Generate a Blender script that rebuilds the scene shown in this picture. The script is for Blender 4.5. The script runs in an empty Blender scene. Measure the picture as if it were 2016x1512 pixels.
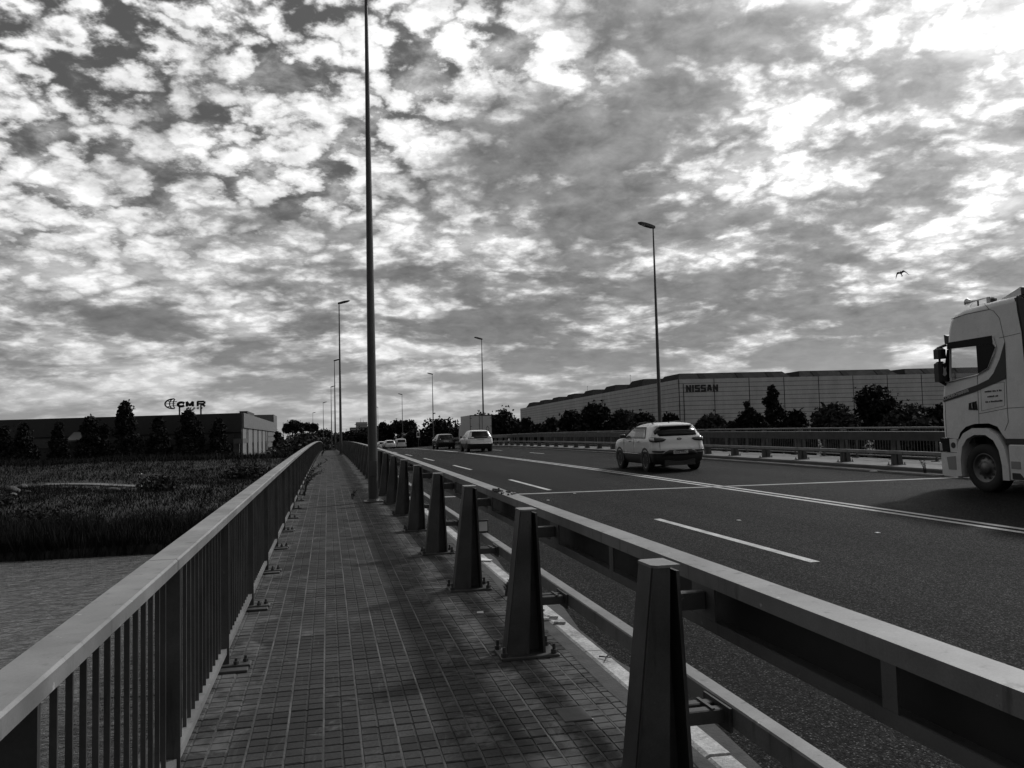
import bpy, bmesh, math, random
import numpy as np
from mathutils import Vector, Matrix
from mathutils.geometry import tessellate_polygon

random.seed(7)
R = math.radians
scene = bpy.context.scene
col = scene.collection

# ------------------------------------------------------------------ camera
YAW, PITCH, ROLL, EYE = 0.2247, 0.0600, 0.0253, 1.71
cam_d = bpy.data.cameras.new('camera')
cam_d.sensor_width = 36.0
cam_d.lens = 36.0 * 1597.0 / 2016.0
cam_d.clip_start = 0.05
cam_d.clip_end = 9000
cam = bpy.data.objects.new('camera', cam_d)
col.objects.link(cam)
fw = Vector((math.sin(YAW) * math.cos(PITCH), math.cos(YAW) * math.cos(PITCH), math.sin(PITCH)))
rt = Vector((math.cos(YAW), -math.sin(YAW), 0))
up = rt.cross(fw)
r2 = rt * math.cos(ROLL) - up * math.sin(ROLL)
u2 = up * math.cos(ROLL) + rt * math.sin(ROLL)
mw = Matrix((r2, u2, -fw)).transposed().to_4x4()
mw.translation = Vector((0, 0, EYE))
cam.matrix_world = mw
scene.camera = cam

# ------------------------------------------------------------------ sun, sky, exposure
SUN_AZ, SUN_EL = R(60), R(40)
S = Vector((math.sin(SUN_AZ) * math.cos(SUN_EL), math.cos(SUN_AZ) * math.cos(SUN_EL), math.sin(SUN_EL)))
sun_d = bpy.data.lights.new('sun', 'SUN')
sun_d.energy = 2.2
sun_d.angle = R(4.5)
sun_d.color = (1, 1, 1)
sun = bpy.data.objects.new('sun', sun_d)
sun.rotation_euler = S.to_track_quat('Z', 'Y').to_euler()
sun.location = (30, 30, 60)
col.objects.link(sun)
scene.view_settings.view_transform = 'Standard'
scene.view_settings.look = 'None'
scene.view_settings.gamma = 1
scene.view_settings.exposure = 0
scene.view_settings.use_curve_mapping = False

world = bpy.data.worlds.new('World')
scene.world = world
world.use_nodes = True
wt = world.node_tree
wt.nodes.clear()


class NG:
    """small helper to write node graphs as expressions"""
    def __init__(self, tree):
        self.t = tree

    def n(self, typ, **kw):
        nd = self.t.nodes.new(typ)
        for k, v in kw.items():
            setattr(nd, k, v)
        return nd

    def put(self, sock, v):
        if isinstance(v, (int, float)):
            try:
                sock.default_value = v
            except TypeError:
                sock.default_value = (v, v, v)
        elif isinstance(v, (tuple, list, Vector)):
            sock.default_value = tuple(v)
        else:
            self.t.links.new(v, sock)

    def m(self, op, a, b=0.0, c=0.0, clamp=False):
        nd = self.n('ShaderNodeMath', operation=op, use_clamp=clamp)
        for i, v in enumerate((a, b, c)):
            self.put(nd.inputs[i], v)
        return nd.outputs[0]

    def vm(self, op, a, b=(0, 0, 0)):
        nd = self.n('ShaderNodeVectorMath', operation=op)
        self.put(nd.inputs[0], a)
        self.put(nd.inputs[1], b)
        return nd.outputs['Value'] if op in ('DOT_PRODUCT', 'LENGTH') else nd.outputs[0]

    def ss(self, x, a, b):
        nd = self.n('ShaderNodeMapRange', interpolation_type='SMOOTHSTEP')
        self.put(nd.inputs[0], x)
        self.put(nd.inputs[1], a)
        self.put(nd.inputs[2], b)
        return nd.outputs[0]

    def lin(self, x, a, b, c, d, clamp=True):
        nd = self.n('ShaderNodeMapRange', clamp=clamp)
        for i, v in enumerate((x, a, b, c, d)):
            self.put(nd.inputs[i], v)
        return nd.outputs[0]

    def mix(self, f, a, b):
        nd = self.n('ShaderNodeMix', data_type='FLOAT')
        self.put(nd.inputs[0], f)
        self.put(nd.inputs[2], a)
        self.put(nd.inputs[3], b)
        return nd.outputs[0]

    def noise(self, v, scale, detail=4, rough=0.5, dist=0.0, lac=2.0):
        nd = self.n('ShaderNodeTexNoise')
        self.put(nd.inputs['Vector'], v)
        nd.inputs['Scale'].default_value = scale
        nd.inputs['Detail'].default_value = detail
        nd.inputs['Roughness'].default_value = rough
        nd.inputs['Distortion'].default_value = dist
        nd.inputs['Lacunarity'].default_value = lac
        return nd.outputs[0]

    def vec(self, x, y, z=0.0):
        nd = self.n('ShaderNodeCombineXYZ')
        for i, v in enumerate((x, y, z)):
            self.put(nd.inputs[i], v)
        return nd.outputs[0]

    def sep(self, v):
        nd = self.n('ShaderNodeSeparateXYZ')
        self.put(nd.inputs[0], v)
        return nd.outputs


def build_sky():
    g = NG(wt)
    out = g.n('ShaderNodeOutputWorld')
    bg = g.n('ShaderNodeBackground')
    wt.links.new(bg.outputs[0], out.inputs[0])
    tc = g.n('ShaderNodeTexCoord')
    d = g.vm('NORMALIZE', tc.outputs['Generated'])
    x, y, z = g.sep(d)
    sky = g.n('ShaderNodeTexSky', sky_type='NISHITA')
    sky.sun_disc = False
    sky.sun_elevation = SUN_EL
    sky.sun_rotation = SUN_AZ
    bw = g.n('ShaderNodeRGBToBW')
    wt.links.new(sky.outputs[0], bw.inputs[0])
    zc = g.m('MAXIMUM', z, 0.0)
    den = g.m('ADD', zc, 0.17)
    px, py = g.m('DIVIDE', x, den), g.m('DIVIDE', y, den)
    # rotate so the cloud streets run slightly oblique to the bridge
    a = R(17)
    qx = g.m('ADD', g.m('MULTIPLY', px, math.cos(a)), g.m('MULTIPLY', py, -math.sin(a)))
    qy = g.m('ADD', g.m('MULTIPLY', px, math.sin(a)), g.m('MULTIPLY', py, math.cos(a)))
    P = g.vec(qx, g.m('MULTIPLY', qy, 1.1), 3.1)
    den2 = g.m('ADD', zc, 0.30)
    px2, py2 = g.m('DIVIDE', x, den2), g.m('DIVIDE', y, den2)
    P2 = g.vec(g.m('ADD', g.m('MULTIPLY', px2, math.cos(a)), g.m('MULTIPLY', py2, -math.sin(a))), g.m('ADD', g.m('MULTIPLY', px2, math.sin(a)), g.m('MULTIPLY', py2, math.cos(a))), 3.1)
    amp = g.lin(z, 0.02, 0.28, 0.40, 1.0)
    big = g.noise(g.vm('ADD', P, (7.1, 2.3, 0)), 0.9, 3, 0.5)
    lump0 = g.noise(g.vm('ADD', P2, (1.7, 5.3, 0)), 11.0, 9, 0.6, 0.2)
    lump = g.m('ADD', 0.5, g.m('MULTIPLY', g.m('SUBTRACT', lump0, 0.5), amp))
    fine0 = g.noise(g.vm('ADD', P2, (9.7, 2.3, 0)), 19.0, 6, 0.6, 0.3)
    fine = g.m('ADD', 0.5, g.m('MULTIPLY', g.m('SUBTRACT', fine0, 0.5), amp))
    shade = g.noise(g.vm('ADD', P, (21.1, 4.7, 1.5)), 2.0, 7, 0.58, 0.3)
    # rounded puffs: cells with wavering outlines
    wob = g.n('ShaderNodeTexNoise')
    g.put(wob.inputs['Vector'], P2)
    wob.inputs['Scale'].default_value = 10.0
    wob.inputs['Detail'].default_value = 5
    wob.inputs['Roughness'].default_value = 0.6
    wv = g.vm('MULTIPLY', g.vm('SUBTRACT', wob.outputs['Color'], (0.5, 0.5, 0.5)), (0.24, 0.24, 0.0))
    vor = g.n('ShaderNodeTexVoronoi', feature='SMOOTH_F1', voronoi_dimensions='2D')
    vor.inputs['Scale'].default_value = 13.5
    vor.inputs['Smoothness'].default_value = 0.28
    vor.inputs['Randomness'].default_value = 1.0
    g.put(vor.inputs['Vector'], g.vm('ADD', P2, wv))
    puff0 = g.lin(vor.outputs['Distance'], 0.08, 0.62, 1.0, 0.0)
    puff = g.m('ADD', 0.55, g.m('MULTIPLY', g.m('SUBTRACT', puff0, 0.55), amp))
    cosv = g.vm('DOT_PRODUCT', d, tuple(S))
    glow = g.m('MAXIMUM', cosv, 0.0)
    g1 = g.m('POWER', glow, 3.0)
    g2 = g.m('POWER', glow, 9.0)
    # cover: broken into puffs away from the sun, closing towards it and the horizon
    cover = g.m('ADD', g.m('MULTIPLY', lump, 0.40), g.m('ADD', g.m('MULTIPLY', fine, 0.16), g.m('MULTIPLY', big, 0.30)))
    cover = g.m('ADD', cover, g.m('MULTIPLY', puff, 0.25))
    cover = g.m('ADD', cover, g.m('ADD', g.m('MULTIPLY', g1, 0.24), g.lin(z, 0.0, 0.44, 0.24, 0.0)))
    cover = g.m('SUBTRACT', cover, g.m('MULTIPLY', g.ss(z, 0.5, 0.9), 0.12))
    dens = g.ss(cover, 0.455, 0.635)
    thick = g.m('ADD', g.m('MULTIPLY', shade, 0.80), g.m('ADD', g.m('MULTIPLY', big, 0.25), g.m('MULTIPLY', fine, 0.16)))
    thick = g.m('ADD', thick, g.m('ADD', g.m('SUBTRACT', g.m('MULTIPLY', g1, 0.27), g.m('MULTIPLY', g2, 0.30)), g.lin(z, 0.12, 0.42, 0.08, -0.02)))
    thick = g.m('SUBTRACT', thick, g.m('MULTIPLY', puff, 0.055))
    tk = g.ss(thick, 0.57, 0.775)
    # clouds scatter sunlight mostly forwards: bright round the sun, dull on the other side of the sky
    phase = g.mix(g.ss(cosv, -0.75, 0.35), 0.10, 0.86)
    lit = g.m('ADD', g.m('ADD', phase, g.m('MULTIPLY', g1, 0.40)), g.m('MULTIPLY', g2, 2.2))
    lit = g.m('MULTIPLY', lit, g.lin(puff, 0.0, 0.8, 0.52, 1.10))
    lit = g.m('MULTIPLY', lit, g.lin(lump, 0.3, 0.7, 0.70, 1.26))
    lit = g.m('MULTIPLY', lit, g.lin(fine, 0.3, 0.7, 0.86, 1.14))
    dark = g.m('ADD', g.m('MULTIPLY', phase, 0.21), g.m('ADD', g.m('MULTIPLY', g1, 0.07), g.m('MULTIPLY', g2, 0.45)))
    dark = g.m('MULTIPLY', dark, g.m('MULTIPLY', g.lin(lump, 0.3, 0.7, 0.72, 1.35), g.lin(fine, 0.3, 0.7, 0.78, 1.22)))
    cloud = g.mix(tk, lit, dark)
    gap = g.m('ADD', g.m('MULTIPLY', bw.outputs[0], 0.010), g.m('MULTIPLY', g2, 0.5))
    gap = g.m('ADD', gap, 0.075)
    val = g.mix(dens, gap, cloud)
    # brighter, hazier band along the horizon
    hz = g.ss(z, 0.14, -0.02)
    val = g.mix(g.m('MULTIPLY', hz, 0.70), val, g.m('ADD', g.m('MULTIPLY', phase, 0.50), g.m('MULTIPLY', g1, 0.25)))
    val = g.m('MAXIMUM', val, 0.02)
    cmb = g.n('ShaderNodeCombineColor')
    v10 = g.m('MULTIPLY', val, 10.0)
    for i in range(3):
        wt.links.new(v10, cmb.inputs[i])
    wt.links.new(cmb.outputs[0], bg.inputs[0])
    bg.inputs[1].default_value = 0.1


build_sky()
scene.cycles.max_bounces = 6
scene.cycles.diffuse_bounces = 3
scene.cycles.transparent_max_bounces = 12
#@@SKY_ONLY@@

# ------------------------------------------------------------------ materials (a black and white photograph: greys only)
MATS = {}


def mat(name, v, rough=0.6, metal=0.0, var=0.0, vscale=4.0, fine=0.0, fscale=60.0, bump=0.0, bscale=40.0, spec=0.5, stretch=None, wear=0.0):
    """grey procedural material; var = slow blotches, fine = fine grain, bump = relief"""
    m = bpy.data.materials.new(name)
    m.use_nodes = True
    g = NG(m.node_tree)
    b = m.node_tree.nodes['Principled BSDF']
    b.inputs['Roughness'].default_value = rough
    b.inputs['Metallic'].default_value = metal
    b.inputs['Specular IOR Level'].default_value = spec
    b.inputs['Base Color'].default_value = (v, v, v, 1)
    geo = g.n('ShaderNodeNewGeometry')
    P = geo.outputs['Position']
    if stretch:
        P = g.vm('MULTIPLY', P, stretch)
    if var or fine:
        val = v
        if var:
            n1 = g.noise(P, vscale, 5, 0.6)
            val = g.m('MULTIPLY', g.lin(n1, 0.3, 0.7, 1 - var, 1 + var), v)
        if fine:
            n2 = g.noise(P, fscale, 3, 0.6)
            val = g.m('MULTIPLY', val, g.lin(n2, 0.3, 0.7, 1 - fine, 1 + fine))
        if wear:
            G = geo.outputs['Position']
            run = g.noise(g.vm('MULTIPLY', G, (9, 9, 1.1)), 1.6, 6, 0.65)
            val = g.mix(g.m('MULTIPLY', g.ss(run, 0.56, 0.72), wear), val, v * 0.35)
            spot = g.noise(G, 26, 5, 0.7)
            val = g.mix(g.m('MULTIPLY', g.ss(spot, 0.66, 0.74), wear), val, v * 0.3)
            pale = g.noise(g.vm('ADD', G, (3, 8, 2)), 17, 4, 0.6)
            val = g.mix(g.m('MULTIPLY', g.ss(pale, 0.70, 0.75), wear), val, min(0.6, v * 2.2))
        c = g.n('ShaderNodeCombineColor')
        for i in range(3):
            g.put(c.inputs[i], val)
        m.node_tree.links.new(c.outputs[0], b.inputs['Base Color'])
        rn = g.noise(P, vscale * 1.7, 3, 0.5)
        m.node_tree.links.new(g.lin(rn, 0.3, 0.7, max(0.02, rough - 0.1), min(1, rough + 0.1)), b.inputs['Roughness'])
    if bump:
        bn = g.n('ShaderNodeBump')
        bn.inputs['Strength'].default_value = bump
        bn.inputs['Distance'].default_value = 0.01
        m.node_tree.links.new(g.noise(P, bscale, 4, 0.6), bn.inputs['Height'])
        m.node_tree.links.new(bn.outputs[0], b.inputs['Normal'])
    MATS[name] = m
    return m


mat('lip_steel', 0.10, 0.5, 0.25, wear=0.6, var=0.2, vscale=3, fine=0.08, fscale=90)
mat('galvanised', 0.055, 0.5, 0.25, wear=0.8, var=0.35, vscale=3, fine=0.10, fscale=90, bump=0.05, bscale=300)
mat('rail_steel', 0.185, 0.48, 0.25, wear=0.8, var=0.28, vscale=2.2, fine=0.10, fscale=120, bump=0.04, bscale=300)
mat('rail_web', 0.04, 0.6, 0.2, var=0.15, vscale=3)  # darker than the other rail steel: shade inside the beam put into the colour
mat('dark_steel', 0.06, 0.5, 0.3, var=0.15, vscale=5, fine=0.1)
mat('pole_steel', 0.06, 0.45, 0.3, var=0.2, vscale=2)
mat('bolt', 0.06, 0.5, 0.5)
mat('kerb_stone', 0.32, 0.9, wear=0.8, var=0.4, vscale=4, fine=0.3, fscale=45, bump=0.6, bscale=60)
mat('concrete', 0.085, 0.85, var=0.2, vscale=1.5, fine=0.15, bump=0.2)
mat('paint_line', 0.36, 0.75, wear=0.9, var=0.3, vscale=3, fine=0.4, fscale=60)
mat('joint_strip', 0.26, 0.75, var=0.3, vscale=3, fine=0.2)
mat('joint_gap', 0.015, 0.9)
mat('rubber', 0.018, 0.85)
mat('black_plastic', 0.018, 0.55)
mat('black_gloss', 0.010, 0.12, spec=0.25)
mat('white_paint', 0.62, 0.22, var=0.04, vscale=2, spec=0.6)
mat('truck_paint', 0.72, 0.32, var=0.10, vscale=1.6, fine=0.05, fscale=30)
mat('truck_stripe', 0.06, 0.5, spec=0.2)
mat('dark_trim', 0.008, 0.5, spec=0.15)
mat('truck_shade', 0.26, 0.5)
mat('dark_paint', 0.02, 0.12, spec=0.7)
mat('pale_paint', 0.5, 0.3)
mat('chrome', 0.6, 0.12, 1.0)
mat('rim_alloy', 0.13, 0.4, 0.7, var=0.1)
mat('lamp_lens', 0.02, 0.12)
mat('lamp_clear', 0.45, 0.12)
mat('plate_white', 0.5, 0.4)
mat('ink', 0.02, 0.6)
mat('letter_white', 0.6, 0.5)
mat('box_white', 0.42, 0.5, var=0.05)
mat('panel_grey', 0.45, 0.7, 0.0, var=0.14, vscale=0.5, fine=0.08, fscale=8, spec=0.2, stretch=(1, 1, 0.35))
mat('panel_seam', 0.05, 0.8)
mat('monitor_roof', 0.028, 0.9, var=0.1, vscale=0.6, spec=0.05)
mat('monitor_glass', 0.012, 0.9, spec=0.05)
mat('hall_shaded', 0.030, 0.6, var=0.15, vscale=0.3)  # shade on the warehouse front is put into this base colour
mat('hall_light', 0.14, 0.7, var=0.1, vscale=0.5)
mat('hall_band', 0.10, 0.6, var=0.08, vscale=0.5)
mat('hall_glass', 0.06, 0.15)
mat('car_glass', 0.05, 0.08, spec=0.8)
mat('window_dark', 0.02, 0.15)
mat('sign_dark', 0.012, 0.6)
mat('bark', 0.035, 0.9, var=0.3, vscale=3)
mat('cloth_dark', 0.02, 0.9)
mat('cloth_white', 0.55, 0.9)
mat('skin', 0.18, 0.6)
mat('rock', 0.06, 0.85, var=0.3, vscale=2, bump=0.5, bscale=8)
mat('path_sand', 0.11, 0.9, var=0.2, vscale=0.8)
mat('litter', 0.6, 0.7)
mat('reflector', 0.5, 0.25)
mat('bird', 0.02, 0.8)
mat('hotel_light', 0.28, 0.7)
mat('hotel_dark', 0.07, 0.7)
mat('soil', 0.04, 0.95, var=0.4, vscale=4, bump=0.5)


def glass_mat():
    m = bpy.data.materials.new('clear_glass')
    m.use_nodes = True
    t = m.node_tree
    t.nodes.clear()
    g = NG(t)
    o = g.n('ShaderNodeOutputMaterial')
    tr = g.n('ShaderNodeBsdfTransparent')
    tr.inputs[0].default_value = (0.78, 0.78, 0.78, 1)
    gl = g.n('ShaderNodeBsdfGlossy')
    gl.inputs['Roughness'].default_value = 0.03
    mx = g.n('ShaderNodeMixShader')
    mx.inputs[0].default_value = 0.06
    t.links.new(tr.outputs[0], mx.inputs[1])
    t.links.new(gl.outputs[0], mx.inputs[2])
    t.links.new(mx.outputs[0], o.inputs[0])
    MATS['clear_glass'] = m


glass_mat()


def asphalt_mat():
    m = bpy.data.materials.new('asphalt')
    m.use_nodes = True
    t = m.node_tree
    g = NG(t)
    b = t.nodes['Principled BSDF']
    P = g.n('ShaderNodeNewGeometry').outputs['Position']
    vor = g.n('ShaderNodeTexVoronoi', feature='F1')
    vor.inputs['Scale'].default_value = 75
    t.links.new(P, vor.inputs['Vector'])
    wn = g.n('ShaderNodeTexWhiteNoise', noise_dimensions='3D')
    t.links.new(vor.outputs['Position'], wn.inputs['Vector'])
    stone = g.m('POWER', wn.outputs['Value'], 6.0)
    gapm = g.ss(vor.outputs['Distance'], 0.55, 0.25)
    blot = g.noise(P, 0.35, 5, 0.6)
    streak = g.noise(g.vm('MULTIPLY', P, (1.3, 0.045, 1)), 1.0, 4, 0.55)
    base = g.m('MULTIPLY', g.m('ADD', 0.006, g.m('MULTIPLY', g.m('MULTIPLY', stone, gapm), 0.13)), g.lin(blot, 0.3, 0.7, 0.82, 1.18))
    base = g.m('MULTIPLY', base, g.lin(streak, 0.3, 0.7, 0.55, 1.45))
    ck = g.n('ShaderNodeTexVoronoi', feature='DISTANCE_TO_EDGE')
    ck.inputs['Scale'].default_value = 0.32
    cw = g.n('ShaderNodeTexNoise')
    g.put(cw.inputs['Vector'], P)
    cw.inputs['Scale'].default_value = 0.9
    cw.inputs['Detail'].default_value = 6
    g.put(ck.inputs['Vector'], g.vm('ADD', P, g.vm('MULTIPLY', cw.outputs['Color'], (2.2, 2.2, 0))))
    crack = g.m('MULTIPLY', g.ss(ck.outputs['Distance'], 0.010, 0.002), g.ss(g.noise(P, 0.25, 2, 0.5), 0.45, 0.6))
    base = g.mix(g.m('MULTIPLY', crack, 0.85), base, 0.004)
    oil = g.ss(g.noise(g.vm('MULTIPLY', P, (1.0, 0.35, 1)), 0.8, 5, 0.6), 0.60, 0.74)
    base = g.mix(g.m('MULTIPLY', oil, 0.5), base, 0.007)
    c = g.n('ShaderNodeCombineColor')
    for i in range(3):
        g.put(c.inputs[i], base)
    t.links.new(c.outputs[0], b.inputs['Base Color'])
    t.links.new(g.lin(wn.outputs['Value'], 0, 1, 0.95, 0.6), b.inputs['Roughness'])
    b.inputs['Specular IOR Level'].default_value = 0.06
    bn = g.n('ShaderNodeBump')
    bn.inputs['Strength'].default_value = 0.7
    bn.inputs['Distance'].default_value = 0.006
    t.links.new(g.m('MULTIPLY', gapm, g.m('ADD', 0.4, wn.outputs['Value'])), bn.inputs['Height'])
    t.links.new(bn.outputs[0], b.inputs['Normal'])
    MATS['asphalt'] = m


asphalt_mat()


def tile_mat(name, lo, hi, smear):
    m = bpy.data.materials.new(name)
    m.use_nodes = True
    t = m.node_tree
    g = NG(t)
    b = t.nodes['Principled BSDF']
    P = g.n('ShaderNodeNewGeometry').outputs['Position']
    x, y, z = g.sep(P)
    cell = g.vec(g.m('FLOOR', g.m('DIVIDE', g.m('ADD', x, 0.64), 0.2)), g.m('FLOOR', g.m('DIVIDE', y, 0.2)), 0)
    wn = g.n('ShaderNodeTexWhiteNoise', noise_dimensions='2D')
    t.links.new(cell, wn.inputs['Vector'])
    v = g.mix(wn.outputs['Value'], lo, hi)
    v = g.m('MULTIPLY', v, g.lin(g.noise(P, 70, 3, 0.6), 0.3, 0.7, 0.75, 1.25))
    v = g.m('MULTIPLY', v, g.lin(g.noise(P, 1.7, 5, 0.6), 0.3, 0.7, 0.7, 1.3))
    # pale mortar smears with ragged outlines, most along the two sides of the path
    sm = g.m('ADD', g.noise(P, 3.2, 7, 0.68, 0.6), g.m('MULTIPLY', g.ss(g.m('ABSOLUTE', g.m('SUBTRACT', x, 0.15)), 0.45, 0.8), 0.10))
    sf = g.m('MULTIPLY', g.ss(sm, 0.54, 0.72), smear)
    v = g.mix(sf, v, 0.11)
    # chalky runs that follow the joints
    ru = g.noise(g.vm('MULTIPLY', P, (5.0, 0.7, 1)), 2.0, 7, 0.7, 0.8)
    v = g.mix(g.m('MULTIPLY', g.ss(ru, 0.58, 0.70), 0.5), v, 0.10)
    # trodden dark stains
    st = g.ss(g.noise(g.vm('ADD', P, (11, 3, 0)), 2.1, 5, 0.6), 0.60, 0.72)
    v = g.mix(g.m('MULTIPLY', st, 0.6), v, 0.02)
    c = g.n('ShaderNodeCombineColor')
    for i in range(3):
        g.put(c.inputs[i], v)
    t.links.new(c.outputs[0], b.inputs['Base Color'])
    b.inputs['Roughness'].default_value = 0.85
    b.inputs['Specular IOR Level'].default_value = 0.12
    bn = g.n('ShaderNodeBump')
    bn.inputs['Strength'].default_value = 0.35
    bn.inputs['Distance'].default_value = 0.004
    t.links.new(g.noise(P, 160, 4, 0.65), bn.inputs['Height'])
    t.links.new(bn.outputs[0], b.inputs['Normal'])
    MATS[name] = m


tile_mat('tile', 0.029, 0.048, 0.8)
mat('tile_bed', 0.03, 0.9, var=0.4, vscale=5)


def grout_mat():
    m = bpy.data.materials.new('grout')
    m.use_nodes = True
    t = m.node_tree
    g = NG(t)
    b = t.nodes['Principled BSDF']
    P = g.n('ShaderNodeNewGeometry').outputs['Position']
    n = g.noise(g.vm('MULTIPLY', P, (3.0, 0.8, 1)), 2.4, 6, 0.65)
    v = g.mix(g.ss(n, 0.36, 0.72), 0.03, 0.10)
    v = g.m('MULTIPLY', v, g.lin(g.noise(P, 90, 2, 0.5), 0.3, 0.7, 0.6, 1.4))
    c = g.n('ShaderNodeCombineColor')
    for i in range(3):
        g.put(c.inputs[i], v)
    t.links.new(c.outputs[0], b.inputs['Base Color'])
    b.inputs['Roughness'].default_value = 0.9
    MATS['grout'] = m


grout_mat()


def water_mat():
    m = bpy.data.materials.new('water')
    m.use_nodes = True
    t = m.node_tree
    g = NG(t)
    b = t.nodes['Principled BSDF']
    b.inputs['Base Color'].default_value = (0.13, 0.13, 0.13, 1)
    b.inputs['Roughness'].default_value = 0.06
    b.inputs['IOR'].default_value = 1.33
    P = g.n('ShaderNodeNewGeometry').outputs['Position']
    Q = g.vm('MULTIPLY', P, (0.42, 1.25, 1.0))
    h = g.m('ADD', g.m('MULTIPLY', g.noise(Q, 1.5, 3, 0.5, 0.5), 0.55), g.m('MULTIPLY', g.noise(Q, 4.2, 3, 0.55, 0.4), 0.16))
    bn = g.n('ShaderNodeBump')
    bn.inputs['Strength'].default_value = 1.0
    bn.inputs['Distance'].default_value = 1.15
    t.links.new(h, bn.inputs['Height'])
    t.links.new(bn.outputs[0], b.inputs['Normal'])
    MATS['water'] = m


water_mat()


def leaf_mat(name, v):
    m = bpy.data.materials.new(name)
    m.use_nodes = True
    t = m.node_tree
    g = NG(t)
    b = t.nodes['Principled BSDF']
    P = g.n('ShaderNodeNewGeometry').outputs['Position']
    val = g.m('MULTIPLY', v, g.lin(g.noise(P, 1.1, 4, 0.7), 0.3, 0.7, 0.5, 1.5))
    c = g.n('ShaderNodeCombineColor')
    for i in range(3):
        g.put(c.inputs[i], val)
    t.links.new(c.outputs[0], b.inputs['Base Color'])
    b.inputs['Roughness'].default_value = 0.7
    b.inputs['Specular IOR Level'].default_value = 0.04
    if 'blade' in name:
        nn = g.vm('NORMALIZE', g.vm('ADD', g.vm('MULTIPLY', g.n('ShaderNodeNewGeometry').outputs['Normal'], (0.3, 0.3, 0.3)), (0, 0, 1)))
        t.links.new(nn, b.inputs['Normal'])
    MATS[name] = m


leaf_mat('leaf_dark', 0.018)
leaf_mat('leaf_mid', 0.042)
leaf_mat('leaf_pale', 0.05)
leaf_mat('grass_blade', 0.0065)
leaf_mat('reed_blade', 0.010)
leaf_mat('weed_leaf', 0.05)
mat('ground_soil', 0.014, 0.95, var=0.4, vscale=0.3, fine=0.3, fscale=4)


# ------------------------------------------------------------------ object helpers
def link(o, parent=None):
    col.objects.link(o)
    if parent is not None:
        o.parent = parent
    return o


def tag(o, label=None, cat=None, group=None, kind=None):
    if label:
        o['label'] = label
    if cat:
        o['category'] = cat
    if group:
        o['group'] = group
    if kind:
        o['kind'] = kind
    return o


def empty(name, loc=(0, 0, 0), rz=0.0, parent=None):
    o = bpy.data.objects.new(name, None)
    o.empty_display_size = 0.2
    o.location = loc
    o.rotation_euler = (0, 0, rz)
    return link(o, parent)


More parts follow.
